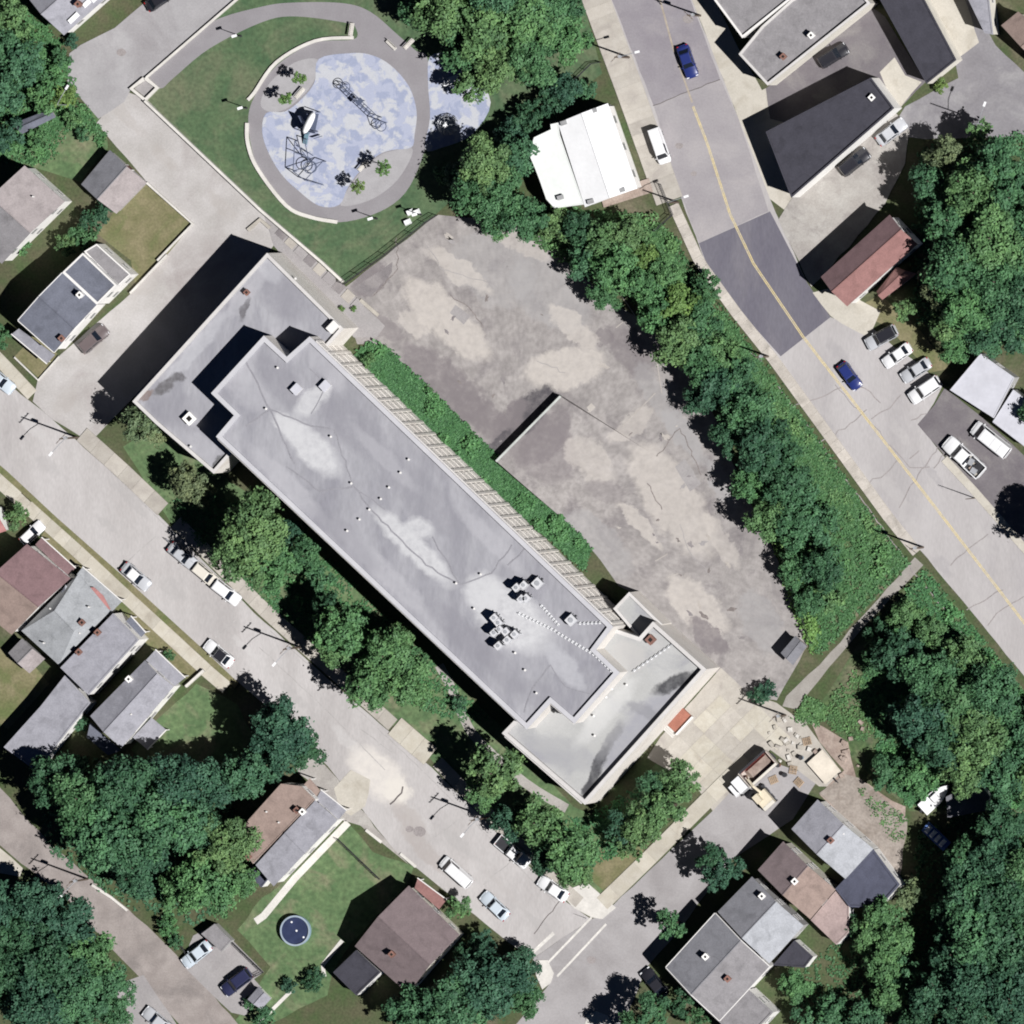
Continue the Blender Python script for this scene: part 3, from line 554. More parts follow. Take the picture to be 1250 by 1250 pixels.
def window_src(w, h):
    k = (round(w, 1), round(h, 1))
    if k not in _win:
        f = MB(); b = .07
        for x, z, dx, dz in ((-w / 2, 0, b, h), (w / 2, 0, b, h), (0, h / 2, w + b, b), (0, -h / 2, w + b, b), (0, 0, w, .05)):
            f.box((x, -.015, z), (dx, .05, dz))
        p = MB().box((0, 0, 0), (w, .04, h)); s = MB().box((0, -.03, -h / 2 - .07), (w + .2, .08, .07))
        out = []
        for nm, m_, mm in (('window', f, WFRAME), ('pane', p, GLASS), ('sill', s, WFRAME)):
            o = m_.build(nm, mm); COL.objects.unlink(o); out.append(o)
        _win[k] = out
    return _win[k]
def add_window(parent, loc, nrm, w=1.0, h=1.4, sill=True, pane=None, frame=None):
    rz = math.atan2(nrm.x, -nrm.y); a, b, c = window_src(w, h)
    o = inst(a, parent, loc, rz); q = inst(b, o)
    if frame: o.material_slots[0].link = 'OBJECT'; o.material_slots[0].material = frame
    if pane: q.material_slots[0].link = 'OBJECT'; q.material_slots[0].material = pane
    if sill: inst(c, o)
    return o
def walls_windows(parent, org, poly, z0, z1, step=3.0, sides=None, w=1.0, h=1.4, off=.02, storey=2.8):
    n = len(poly); ns = max(1, int((z1 - z0) / storey))
    for i in range(n):
        if sides is not None and i not in sides: continue
        a, b = Vector(poly[i]), Vector(poly[(i + 1) % n]); L = (b - a).length
        if L < 2.2: continue
        e = (b - a) / L; nr = Vector((e.y, -e.x)); k = max(1, int(L / step))
        for s in range(ns):
            for j in range(k):
                p = a + e * (L * (j + .5) / k) + nr * off
                zz = z0 + (z1 - z0) * (s + .52) / ns
                if zz + h / 2 > z1 - .15: continue
                add_window(parent, (p.x - org.x, p.y - org.y, zz), nr, w, h)
def add_door(parent, org, a, b, t=.5):
    a, b = Vector(a), Vector(b); e = (b - a).normalized(); nr = Vector((e.y, -e.x)); p = a.lerp(b, t)
    rz = math.atan2(nr.x, -nr.y); M3 = Matrix.Rotation(rz, 3, 'Z'); q = Vector((p.x - org.x, p.y - org.y, 0))
    mb = MB(); mb.box(q + M3 @ Vector((0, -.03, 1.1)), (.95, .08, 2.1), rz); dr = mb.build('door', mat('door_paint', (.16, .07, .06), grain=.1, rnd=.4), parent)
    MB().box(q + M3 @ Vector((.36, -.1, 1.05)), (.05, .08, .12), rz).build('handle', STEEL, dr)
    fr = MB()
    for x, z, dx, dz in ((-.54, 1.12, .12, 2.24), (.54, 1.12, .12, 2.24), (0, 2.24, 1.2, .14)): fr.box(q + M3 @ Vector((x, -.04, z)), (dx, .12, dz), rz)
    fr.build('door_frame', TRIM, parent)
def slab_face(pts, th=.12):
    """thin solid under a planar roof face"""
    mb = MB(); top = [Vector(p) for p in pts]; bot = [p - Vector((0, 0, th)) for p in top]; mb.face(top); mb.face(bot[::-1])
    for i in range(len(top)):
        j = (i + 1) % len(top); mb.face([top[i], bot[i], bot[j], top[j]])
    return mb
def chimney(parent, org, px, py, z0, z1, m=BRICKC, s=.65, rz=.78, name='chimney'):
    p = P(px, py, z1); mb = MB()
    mb.box((p.x, p.y, (z0 + z1) / 2), (s, s, z1 - z0), rz); mb.box((p.x, p.y, z1 + .05), (s + .14, s + .14, .1), rz, 0)
    mb.box((p.x, p.y, z1 + .115), (s * .5, s * .5, .03), rz, 1)
    return mb.build(name, [m, SOOT], parent, org)
def vent(parent, org, px, py, z, h=.5, r=.12):
    p = P(px, py, z + h); return MB().tube([(p.x, p.y, z - .3), (p.x, p.y, z + h)], r, 8).build('vent_pipe', TRIM, parent, org)

def gable(label, quad, eave, rise, roof, wall='white', roof2=None, trim=False, chims=(), vents=(), ov=.3, z0=0.0, win=True, sides=None, door=None, name='house', cat='house', hip=0.0, rails=(), group=None, wstep=3.0):
    A = pxs(quad, eave); pl = [tuple(a.to_2d()) for a in A]
    if ccw(pl) is not pl: A = [A[1], A[0], A[3], A[2]]; pl = [tuple(a.to_2d()) for a in A]
    c = sum(A, Vector()) / 4; org = Vector((c.x, c.y, z0))
    t = thing(name, label, cat, org, group=group)
    a, b, c_, d = A; up = Vector((0, 0, rise))
    r0 = (d + a) / 2 + up; r1 = (b + c_) / 2 + up; ax = (r1 - r0)
    if hip: r0, r1 = r0 + ax * hip, r1 - ax * hip
    fp = inset(pl, ov); w = MB()
    for i in range(4):
        p, q = fp[i], fp[(i + 1) % 4]; w.face([(p.x, p.y, z0), (q.x, q.y, z0), (q.x, q.y, eave - .02), (p.x, p.y, eave - .02)])
    if not hip:
        for i, r in ((3, r0), (1, r1)):
            p, q = fp[i], fp[(i + 1) % 4]; m = (p + q) / 2; w.face([(p.x, p.y, eave - .02), (q.x, q.y, eave - .02), (m.x, m.y, eave + rise * .93)])
    w.build('wall', WL[wall], t, org)
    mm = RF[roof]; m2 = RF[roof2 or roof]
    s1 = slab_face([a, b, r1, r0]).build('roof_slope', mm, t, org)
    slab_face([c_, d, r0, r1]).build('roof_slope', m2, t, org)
    if hip:
        slab_face([b, c_, r1]).build('hip_slope', mm, t, org); slab_face([d, a, r0]).build('hip_slope', m2, t, org)
    MB().tube([r0 + Vector((0, 0, .01)), r1 + Vector((0, 0, .01))], .09, 6).build('ridge_cap', mm, t, org)
    if trim:
        for p, q in ((a, b), (c_, d)):
            e = (q - p); ang = math.atan2(e.y, e.x); m = (p + q) / 2; nr = Vector((e.y, -e.x, 0)).normalized()
            MB().box(m + nr * .06 + Vector((0, 0, -.06)), (e.length, .12, .12), ang).build('gutter', TRIM, t, org)
        if not hip:
            for p, r in ((a, r0), (d, r0), (b, r1), (c_, r1)):
                o_ = (r0 - r1).normalized() * .05 * (1 if r is r0 else -1)
                MB().tube([p + o_ + Vector((0, 0, .0)), r + o_ + Vector((0, 0, .02))], .075, 4).build('bargeboard', TRIM, t, org)
    for ch in chims:
        chimney(s1, org, ch[0], ch[1], eave - .2, eave + (rise * ch[2] if len(ch) > 2 else rise) + (ch[3] if len(ch) > 3 else .9), ch[4] if len(ch) > 4 else BRICKC)
    for v in vents: vent(s1, org, v[0], v[1], eave + rise * .5, .45)
    if win: walls_windows(t, org, fp, z0, eave, wstep, sides)
    if door is not None: add_door(t, org, fp[door], fp[(door + 1) % 4], .5)
    return t, org

def flatb(label, poly, H, roof, wall='white', par=.35, pw=.28, z0=0.0, win=True, sides=None, door=None, name='house', cat='house', chims=(), capm=None, vents=(), wstep=3.0, t=None, group=None, ww=1.0, wh=1.4, slope=None):
    pl = ccw([tuple(P(x, y, H).to_2d()) for x, y in poly]); V = [Vector(p) for p in pl]
    c = sum(V, Vector((0, 0))) / len(V); org = Vector((c.x, c.y, z0)) if t is None else t.location.copy()
    new = t is None
    if new: t = thing(name, label, cat, org, group=group)
    n = len(V); w = MB(); I = inset(pl, pw)
    for i in range(n):
        p, q = V[i], V[(i + 1) % n]; w.face([(p.x, p.y, z0), (q.x, q.y, z0), (q.x, q.y, H - .06), (p.x, p.y, H - .06)])
    w.build('wall', WL[wall] if isinstance(wall, str) else wall, t, org)
    cp = MB(); O = inset(pl, -.04)
    for i in range(n):
        j = (i + 1) % n; p, q, u, v = O[i], O[j], I[i], I[j]
        cp.face([(p.x, p.y, H), (q.x, q.y, H), (v.x, v.y, H), (u.x, u.y, H)])
        cp.face([(p.x, p.y, H - .15), (q.x, q.y, H - .15), (q.x, q.y, H), (p.x, p.y, H)])
        cp.face([(v.x, v.y, H), (v.x, v.y, H - par - .05), (u.x, u.y, H - par - .05), (u.x, u.y, H)])
    cp.build('parapet', capm or (RF[roof] if isinstance(roof, str) else roof), t, org)
    rf = MB().face([(p.x, p.y, H - par) for p in inset(pl, pw - .02)]).build('roof', RF[roof] if isinstance(roof, str) else roof, t, org)
    for ch in chims: chimney(rf, org, ch[0], ch[1], H - par - .1, H + (ch[2] if len(ch) > 2 else .8), ch[3] if len(ch) > 3 else BRICKC)
    for v in vents: vent(rf, org, v[0], v[1], H - par, .45)
    if win: walls_windows(t, org, pl, z0, H - par, wstep, sides, ww, wh)
    if door is not None: add_door(t, org, pl[door], pl[(door + 1) % n], .5)
    return t, org

def porch(t, org, quad, z, roof='grey', trim=True, posts=True, slope=0.0, name='porch_roof'):
    """lean-to roof: last two corners of quad lie higher by slope"""
    A = [P(quad[0][0], quad[0][1], z), P(quad[1][0], quad[1][1], z), P(quad[2][0], quad[2][1], z + slope), P(quad[3][0], quad[3][1], z + slope)]
    if ccw([tuple(a.to_2d()) for a in A])[0] != tuple(A[0].to_2d()): A = [A[1], A[0], A[3], A[2]]
    r = slab_face(A, .14).build(name, RF[roof], t, org)
    if trim:
        e = A[1] - A[0]; MB().box((A[0] + A[1]) / 2 - Vector((0, 0, .07)), (e.length + .1, .14, .2), math.atan2(e.y, e.x)).build('gutter', TRIM, r, org)
    if posts:
        for k in (0, 1):
            p = A[k].lerp(A[2 if k == 0 else 3], .06); MB().box((p.x, p.y, (z - .14) / 2), (.14, .14, z - .14)).build('post', TRIM, t, org)
    return r

# ------------------------------------------------------------------ the long institutional building
ROOFM = mat('membrane_roof', (.265, .262, .285), c2=(.345, .342, .362), c3=(.235, .232, .258), scale=.34, s3=.2, grain=.09, gscale=2.2, rough=.85, t3=(.5, .68), stretch=(1, .35, -45))
ROOFP = mat('membrane_patch', (.50, .50, .51), c2=(.55, .55, .56), c3=(.46, .455, .47), scale=.3, s3=.2, grain=.05, gscale=4)
ROOFL = mat('membrane_pale', (.37, .37, .36), c2=(.42, .42, .41), c3=(.28, .28, .30), scale=.2, s3=.11, grain=.06, gscale=4, t3=(.50, .66))
STAIN = mat('roof_stain', (.13, .125, .13), c2=(.24, .235, .245), scale=1.2, grain=.2, thr=(.4, .6))
LSTAIN = mat('roof_light_stain', (.235, .23, .25), c2=(.28, .275, .295), scale=1.0, grain=.12)
CREAM = mat('cream_masonry', (.73, .69, .63), c2=(.77, .73, .675), c3=(.67, .62, .56), scale=.5, s3=.3, grain=.10, gscale=3)
COPE = mat('parapet_cope', (.52, .50, .48), c2=(.58, .56, .54), grain=.07, scale=.5)
COPEG = mat('membrane_cope', (.46, .455, .475), c2=(.51, .505, .52), grain=.06, scale=.4)
_z = 14.6
_P = (.51, .51, .515)
_L, _D, _W = (.43, .43, .45), (.225, .22, .245), (.40, .395, .415)
blobs(ROOFM, [(x, y, rx, ry, rt, c, st, _z) for x, y, rx, ry, rt, c, st in [(300, 470, 42, 22, 45, _W, .6), (345, 470, 46, 20, 45, _D, .6), (430, 520, 70, 24, 44, _D, .65), (520, 610, 80, 24, 44, _D, .5), (350, 590, 70, 12, 44, _W, .7), (470, 700, 90, 13, 44, _W, .7), (420, 660, 60, 18, 44, _D, .5), (560, 770, 60, 16, 44, _D, .6), (600, 660, 60, 12, 44, _W, .6),
    (378, 545, 54, 19, 44, _P, 1.0), (352, 522, 26, 12, 44, _P, .9), (505, 668, 70, 15, 43, _P, 1.0), (512, 645, 20, 14, 20, _P, .9), (622, 752, 62, 34, 38, _P, 1.0), (590, 722, 26, 24, 0, _P, .9), (380, 488, 30, 14, -40, _P, .85), (690, 815, 36, 14, 50, _L, .7), (660, 850, 36, 18, 20, _D, .5), (610, 815, 40, 16, 44, _D, .5), (470, 560, 60, 10, 44, _W, .5), (400, 450, 36, 12, 44, _W, .5)]] +
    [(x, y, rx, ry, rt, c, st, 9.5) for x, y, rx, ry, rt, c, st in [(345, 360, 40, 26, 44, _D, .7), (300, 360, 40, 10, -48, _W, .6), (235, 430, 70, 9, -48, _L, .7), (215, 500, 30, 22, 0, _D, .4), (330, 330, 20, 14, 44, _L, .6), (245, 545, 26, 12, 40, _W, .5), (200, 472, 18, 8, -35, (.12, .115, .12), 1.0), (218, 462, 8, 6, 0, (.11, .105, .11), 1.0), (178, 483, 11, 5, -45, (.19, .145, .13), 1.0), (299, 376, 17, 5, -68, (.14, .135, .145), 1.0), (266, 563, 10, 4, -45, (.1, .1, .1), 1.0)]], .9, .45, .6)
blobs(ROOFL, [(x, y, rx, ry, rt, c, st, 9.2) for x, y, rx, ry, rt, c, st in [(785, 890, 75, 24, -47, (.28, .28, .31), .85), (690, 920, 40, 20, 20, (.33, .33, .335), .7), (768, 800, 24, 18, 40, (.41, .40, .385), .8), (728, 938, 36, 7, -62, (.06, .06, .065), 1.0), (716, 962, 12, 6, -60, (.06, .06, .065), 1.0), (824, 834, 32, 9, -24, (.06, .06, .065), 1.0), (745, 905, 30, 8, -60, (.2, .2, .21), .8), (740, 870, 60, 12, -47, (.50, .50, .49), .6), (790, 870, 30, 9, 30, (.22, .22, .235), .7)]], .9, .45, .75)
HL, HN, HS = 15.0, 10.0, 10.0
LONG = [(258, 480), (322, 410), (350, 436), (378, 411), (748, 765), (727, 793), (756, 821), (701, 883), (672, 858), (643, 890), (264, 533), (286, 507)]
bt, borg = flatb('long flat-roofed cream institutional building with lower end wings', LONG, HL, ROOFM, CREAM, par=.5, pw=.6, win=False, name='institution_building', cat='building', capm=COPEG)
NORTH = [(326, 309), (419, 401), (397, 426), (345, 470), (283, 553), (261, 578), (190, 517), (162, 490)]
flatb('', NORTH, HN, ROOFM, CREAM, par=.5, pw=.42, win=False, t=bt, capm=COPE)
SOUTH = [(613, 895), (690, 815), (748, 767), (780, 778), (797, 759), (862, 817), (714, 982)]
flatb('', SOUTH, HS - .013, ROOFL, CREAM, par=.95, pw=.5, win=False, t=bt, capm=COPE)
flatb('', [(749, 743), (768, 723), (808, 762), (786, 786)], 7.0, ROOFL, CREAM, par=.3, pw=.35, win=False, t=bt, capm=COPE)
BLIND = mat('window_blind', (.62, .585, .535), grain=.1, rnd=.25, gscale=3)
def bay_wall(a, b, H, n, storeys, z0=.4, pil=True):
    """facade bays between two roof corners: pilasters, spandrels and a window per storey"""
    A, B = P(a[0], a[1], H).to_2d(), P(b[0], b[1], H).to_2d(); e = (B - A); L = e.length; e /= L
    nr = Vector((e.y, -e.x));
    ctr = Vector((borg.x, borg.y))
    ang = math.atan2(e.y, e.x)
    sgn = 1 if nr.dot((A + B) / 2 - ctr) > 0 else -1; nr = nr * sgn
    bw = L / n; hs = (H - 1.1 - z0) / storeys
    src = None
    for i in range(n + 1):
        if not pil: break
        p = A + e * (bw * i) + nr * .04
        if src is None: src = MB().box((0, 0, (H - 1.0) / 2), (.4, .14, H - 1.0)).build('pilaster', CREAM, bt); src.location = (p.x - borg.x, p.y - borg.y, 0); src.rotation_euler.z = ang
        else: inst(src, bt, (p.x - borg.x, p.y - borg.y, 0), ang)
    src = None
    for i in range(n):
        for s in range(storeys):
            p = A + e * (bw * (i + .5)) + nr * .03; z = z0 + hs * (s + .56)
            add_window(bt, (p.x - borg.x, p.y - borg.y, z), nr, bw * .5, hs * .45, False, BLIND, CREAM)
    # cornice bands at each floor
    for s in range(1, storeys + 1):
        p = A + e * (L / 2) + nr * .06; z = z0 + hs * s
        MB().box((p.x, p.y, z), (L, .05, .14), ang).build('floor_band', CREAM, bt, borg)
    p = A + e * (L / 2) + nr * .14; MB().box((p.x, p.y, H - .55), (L, .2, .24), ang).build('cornice', COPE, bt, borg)
bay_wall((384, 417), (744, 761), HL, 24, 4)
bay_wall((640, 887), (266, 535), HL, 26, 4, pil=False)
bay_wall((166, 485), (322, 313), HN, 12, 3, pil=False)
bay_wall((616, 898), (710, 980), HS, 7, 3, pil=False)
bay_wall((672, 858), (701, 883), HL, 2, 4, pil=False)
# roof coatings, stains and creases lie on the roof part
roofL = [o for o in bt.children if o.name.startswith('roof')]
def roofsheet(pts, z, m, par=roofL[0], name='coating_patch', w=2.2, s=1, sm=True):
    q = wob(smooth_px(pts, 3) if sm else pts, w, 7, s); wv = ccw([tuple(P(x, y, z).to_2d()) for x, y in q])
    MB().face([(x, y, z) for x, y in wv]).build(name, m, par, borg)
zr = HL - .5
for k, pl in enumerate([[(300, 440), (330, 500), (360, 566)], [(330, 500), (380, 520), (408, 525)], [(408, 525), (432, 594), (470, 622)], [(432, 594), (455, 624), (520, 690), (562, 714)], [(528, 655), (562, 714)],
                        [(562, 714), (600, 700), (625, 665)], [(330, 500), (300, 520)], [(380, 505), (398, 470), (378, 450)], [(430, 594), (390, 600), (350, 570)], [(672, 812), (690, 838), (730, 850)], [(672, 812), (650, 840), (640, 870)], [(620, 690), (640, 670)]]):
    c_ = [P(x, y, zr + .03).to_2d() for x, y in wob(pl, 1.2, 8, 60 + k, closed=False)]; Lq, Rq = ribbon_pts(c_, random.uniform(.12, .25)); mb = MB()
    for i in range(len(c_) - 1): mb.face([(p.x, p.y, zr + .026 + k * .0006) for p in (Lq[i], Rq[i], Rq[i + 1], Lq[i + 1])])
    mb.build('crease_stain', LSTAIN, roofL[0], borg)
zn = HN - .5
zs = HS - .963
ch = chimney(roofL[2], borg, 794, 781, zs - .1, HS + .2, BRICKC, 1.0); ch.name = 'flue'
chimney(roofL[1], borg, 231, 511, zn - .1, HN + .4, WL['white'], 1.3).name = 'stair_hatch'
chimney(roofL[1], borg, 301, 357, zn - .1, HN + .3, BRICKC, .6).name = 'chimney'
MB().box(P(407, 399, HN + .1) , (1.6, 1.1, 1.4), .8).build('roof_hatch', TRIM, roofL[1], borg)
# stoop with brick steps under the end wing
sp = P(829, 879, .5); st = thing('entrance_stoop', 'white entrance stoop with red brick landing at the building end', 'stoop', (sp.x, sp.y, 0))
MB().box((0, 0, .35), (3.2, 2.0, .7), .82).build('landing', mat('brick_paving', (.32, .13, .09), grain=.2, gscale=8), st)
for s_ in (-1, 1):
    v = Matrix.Rotation(.82, 3, 'Z') @ Vector((0, s_ * 1.12, 0)); MB().box((v.x, v.y, .55), (3.4, .24, 1.1), .82).build('side_wall', TRIM, st)
for k in range(3):
    v = Matrix.Rotation(.82, 3, 'Z') @ Vector((-1.8 - .3 * k, 0, 0)); MB().box((v.x, v.y, .27 - .09 * k), (.3, 2.0, .54 - .18 * k), .82).build('step', M['white_conc'], st)
# rooftop plant
def rooftop_unit(px, py, s, label, legs=.5, z=zr):
    p = P(px, py, z + 1.2); t_ = thing('rooftop_unit', label, 'air conditioner', (p.x, p.y, z), random.uniform(.7, .85), group='rooftop air conditioners')
    w_, d_, h_ = s; WH = mat('unit_grey', (.56, .56, .57), var=.03, grain=.04)
    MB().box((0, 0, legs + h_ / 2), (w_, d_, h_)).build('housing', WH, t_)
    MB().tube([(0, 0, legs + h_), (0, 0, legs + h_ + .08)], min(w_, d_) * .3, 12).build('fan_guard', STEEL, t_)
    for x in (-1, 1):
        for y in (-1, 1): MB().box((x * w_ * .42, y * d_ * .42, legs / 2), (.08, .08, legs)).build('leg', STEEL, t_)
    MB().box((w_ / 2 + .012, 0, legs + h_ * .5), (.03, d_ * .7, h_ * .6)).build('grille', DARKM, t_)
    MB().box((0, 0, legs - .06), (w_ + .5, .12, .1)).build('skid', DARKM, t_); MB().box((0, d_ * .45, legs + .2), (w_ + .3, .1, .1)).build('skid', DARKM, t_)
    return t_
units = [(632, 717, 'left of the upper row'), (641, 714, 'in the middle of the upper row'), (656, 712, 'at the right end of the upper row'), (638, 731, 'left of the pair below the upper row'), (644, 730, 'right of the pair below the upper row'),
         (605, 754, 'at the top of the left rack'), (610, 760, 'second from the top of the left rack'), (605, 772, 'third in the left rack'), (611, 768, 'in the middle of the left rack'), (610, 788, 'at the foot of the left rack'),
         (619, 771, 'upper one of the right rack'), (621, 781, 'lower one of the right rack'), (630, 774, 'standing alone beside the right rack'), (697, 757, 'large single unit near the facade edge')]
for k, (x, y, w_) in enumerate(units):
    big = k in (2, 13)
    rooftop_unit(x, y, (1.0, .85, 1.5) if not big else (1.3, 1.2, 1.1), 'white rooftop air conditioner ' + w_, .9 if not big else .35)
for k, (x, y, l) in enumerate([(362, 475, 'left of two near the upper end of the long roof'), (397, 471, 'right of two near the upper end of the long roof')]):
    p = P(x, y, zr + .6); t_ = thing('roof_hatch', 'white box hatch, ' + l, 'roof hatch', (p.x, p.y, zr), .8)
    MB().box((0, 0, .4), (1.3, 1.1, .8)).build('curb', TRIM, t_); MB().box((0, 0, .84), (1.4, 1.2, .1)).build('lid', RF['metal'], t_)
def piperun(a, b, n, label, z=zr):
    A, B = P(*a, z), P(*b, z); t_ = thing('roof_pipe', label, 'pipe', A)
    MB().tube([Vector((0, 0, .25)), B - A + Vector((0, 0, .25))], .05, 6).build('pipe', STEEL, t_)
    src = None
    for i in range(n):
        p = (B - A) * ((i + .5) / n)
        if src is None: src = MB().box((0, 0, .1), (.34, .3, .2), .8).build('support_block', RF['white'], t_); src.location = p
        else: inst(src, t_, p)
piperun((632, 748), (680, 771), 11, 'roof pipe on white blocks from the rack to the middle'); piperun((680, 772), (727, 800), 11, 'roof pipe on white blocks towards the end wing')
piperun((660, 738), (683, 764), 8, 'short roof pipe on white blocks by the upper row'); piperun((706, 761), (735, 760), 6, 'short roof pipe on white blocks to the facade edge')
piperun((727, 800), (752, 824), 7, 'roof pipe stretch at the end of the long roof'); piperun((772, 820), (824, 784), 10, 'roof pipe crossing the end wing', zs)
VENTS = [(500, 561, zr), (490, 577, zr), (476, 595, zr), (466, 609, zr), (452, 622, zr), (440, 634, zr), (425, 648, zr), (326, 499, zr), (430, 590, zr), (558, 712, zr), (588, 701, zr), (580, 743, zr), (630, 797, zr), (642, 818, zr), (656, 846, zr),
                              (766, 836, zs), (748, 841, zs), (741, 851, zs), (726, 874, zs), (727, 898, zs), (362, 340, zn), (234, 545, zn), (340, 449, zr), (405, 533, zr)]
cnt = {}
for x, y, z in sorted(VENTS, key=lambda v: v[1]):
    cnt[z] = cnt.get(z, -1) + 1; where = 'on the long roof' if z == zr else 'on the end wing roof' if z == zs else 'on the upper wing roof'
    p = P(x, y, z); t_ = thing('roof_vent', f'small pipe vent {where}, {ORD[cnt[z]]} from the top', 'vent', p, group='pipe vents ' + where)
    MB().tube([(0, 0, 0), (0, 0, .5)], .1, 8).build('pipe', STEEL, t_); MB().tube([(0, 0, .5), (0, 0, .62)], .17, 8).build('cap', TRIM, t_)

# ------------------------------------------------------------------ houses
t, o = gable('grey roofed house cut by the top edge, upper left', [(30, -8), (92, -62), (140, -12), (78, 43)], 5.5, 2.0, 'grey', 'white', chims=[(95, 5, .8)])
for k, (x, y, l) in enumerate([(90, 22, 1.8), (106, 4, 1.3), (116, -2, 1.2)]):
    p = P(x, y, 6.5); MB().box(p, (l, .7, .05), .75).build('skylight', RF['white'], t, o)
t, o = gable('taupe gabled house at the left edge above the slate row', [(30, 202), (79, 246), (2, 322), (-47, 278)], 6.4, 1.6, 'beige', 'white', roof2='taupe', vents=[(40, 240)])
porch(t, o, [(40, 285), (55, 268), (46, 262), (30, 280)], 3.0, 'taupe', slope=.3)
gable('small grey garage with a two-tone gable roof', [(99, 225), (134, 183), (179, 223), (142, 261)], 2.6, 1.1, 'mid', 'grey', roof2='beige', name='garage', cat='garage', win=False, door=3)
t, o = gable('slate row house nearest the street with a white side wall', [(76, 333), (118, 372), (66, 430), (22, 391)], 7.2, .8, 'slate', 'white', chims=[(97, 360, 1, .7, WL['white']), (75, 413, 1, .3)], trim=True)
porch(t, o, [(14, 408), (57, 444), (67, 433), (23, 401)], 3.0, 'grey', slope=.3)
t, o = flatb('slate row house in the middle of the slate row', [(77, 332), (101, 309), (142, 348), (119, 371)], 7.1, 'slate', 'white', par=.12, pw=.2, capm=TRIM)
t, o = flatb('low grey end of the slate row houses', [(103, 307), (118, 298), (159, 335), (144, 349)], 5.2, 'taupe', 'white', par=.1, pw=.15, capm=TRIM)
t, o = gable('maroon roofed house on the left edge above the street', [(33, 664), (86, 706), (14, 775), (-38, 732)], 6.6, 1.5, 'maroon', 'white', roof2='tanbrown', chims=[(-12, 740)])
porch(t, o, [(51, 656), (92, 693), (83, 703), (43, 665)], 3.4, 'maroon', slope=.3)
t, o = gable('grey cross-gabled house with white roof vents', [(96, 700), (135, 747), (72, 812), (26, 770)], 5.4, 1.9, 'midgreen', 'grey', hip=.22, chims=[(100, 760, .6, .8)], vents=[(61, 743), (74, 761), (108, 741), (53, 785), (97, 773)])
slab_face([P(80, 714, 5.6), P(94, 726, 5.8), P(74, 758, 7.1)]).build('dormer_slope', RF['pale'], t, o); slab_face([P(80, 714, 5.6), P(74, 758, 7.1), P(66, 738, 5.8)]).build('dormer_slope', RF['slate'], t, o)
porch(t, o, [(101, 692), (149, 734), (135, 748), (90, 706)], 3.6, 'midgreen', slope=.2)
slab_face([P(104, 717, 4.5), P(115, 717, 4.2), P(126, 727, 4.1), P(135, 744, 4.1), P(128, 744, 4.4), P(118, 736, 4.5)]).build('red_canopy', RF['coral'], t, o)
t, o = flatb('pale grey flat-roofed house beside the cross-gabled house', [(138, 749), (169, 781), (108, 848), (74, 815)], 6.4, 'grey', 'white', par=.1, pw=.18, chims=[(119, 772, .8), (96, 796, .7)])
porch(t, o, [(160, 752), (178, 772), (168, 782), (150, 762)], 3.2, 'slate', slope=.2)
t, o = flatb('long pale rear wing behind the flat-roofed house', [(79, 825), (110, 858), (88, 885), (44, 941), (5, 912), (50, 862)], 4.2, 'grey', 'white', par=.1, pw=.18)
t, o = gable('slate grey gabled house with side porch above the side lawn', [(110, 874), (177, 806), (212, 838), (148, 913)], 6.2, 1.3, 'grey', 'white', roof2='grey', vents=[(160, 872)], chims=[(157, 829, .7, .6, WL['white'])])
porch(t, o, [(190, 793), (226, 827), (213, 838), (178, 806)], 3.4, 'grey', slope=.3)
porch(t, o, [(203, 891), (180, 915), (162, 900), (185, 876)], 3.0, 'grey', slope=.2)
porch(t, o, [(106, 900), (132, 922), (148, 916), (110, 882)], 2.8, 'slate', slope=.3, trim=False)
t, o = flatb('brown roofed half of the double house by the street', [(343, 957), (368, 960), (384, 976), (309, 1054), (298, 1040), (299, 1006)], 6.6, 'tanbrown', 'white', par=.08, pw=.12, chims=[(362, 989, .8), (303, 1046, .6)], vents=[(325, 991), (340, 1004)])
porch(t, o, [(378, 950), (391, 965), (384, 975), (369, 960)], 3.6, 'tanbrown', slope=.3, trim=False)
t, o = gable('slate grey half of the double house with long white side wall', [(385, 977), (412, 1001), (334, 1082), (312, 1056)], 6.5, .5, 'grey', 'white', chims=[(369, 991, 1, .8, WL['white'])], wstep=3.6)
porch(t, o, [(392, 964), (423, 989), (413, 1001), (386, 976)], 3.6, 'grey', slope=.3)
flatb('low dark navy lean-to behind the double house', [(330, 1032), (347, 1049), (319, 1083), (303, 1066)], 4.0, 'navy', 'white', par=.1, pw=.15, name='lean_to', cat='lean-to')
t, o = gable('big brown roofed house beside the round pool', [(433, 1155), (498, 1213), (561, 1141), (499, 1081)], 5.0, 2.4, 'brown', 'cream', chims=[(478, 1165, .7, .9, BRICKC)])
porch(t, o, [(510, 1072), (545, 1098), (536, 1110), (506, 1084)], 3.0, 'red', slope=.2)
flatb('low dark flat-roofed rear annex of the brown house', [(435, 1160), (464, 1187), (435, 1215), (407, 1187)], 3.6, 'dark', 'white', par=.15, pw=.2, name='annex', cat='annex')
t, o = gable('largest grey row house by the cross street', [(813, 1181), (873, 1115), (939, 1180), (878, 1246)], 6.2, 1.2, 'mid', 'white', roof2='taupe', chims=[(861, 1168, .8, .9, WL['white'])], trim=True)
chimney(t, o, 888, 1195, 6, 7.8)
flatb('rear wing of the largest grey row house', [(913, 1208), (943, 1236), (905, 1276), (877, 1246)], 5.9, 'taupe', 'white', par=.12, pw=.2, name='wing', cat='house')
t, o = gable('two-tone grey row house, second from the bottom', [(876, 1113), (918, 1070), (981, 1130), (939, 1176)], 6.0, 1.3, 'mid', 'grey', roof2='pale', chims=[(930, 1094, .8, .7, WL['white'])])
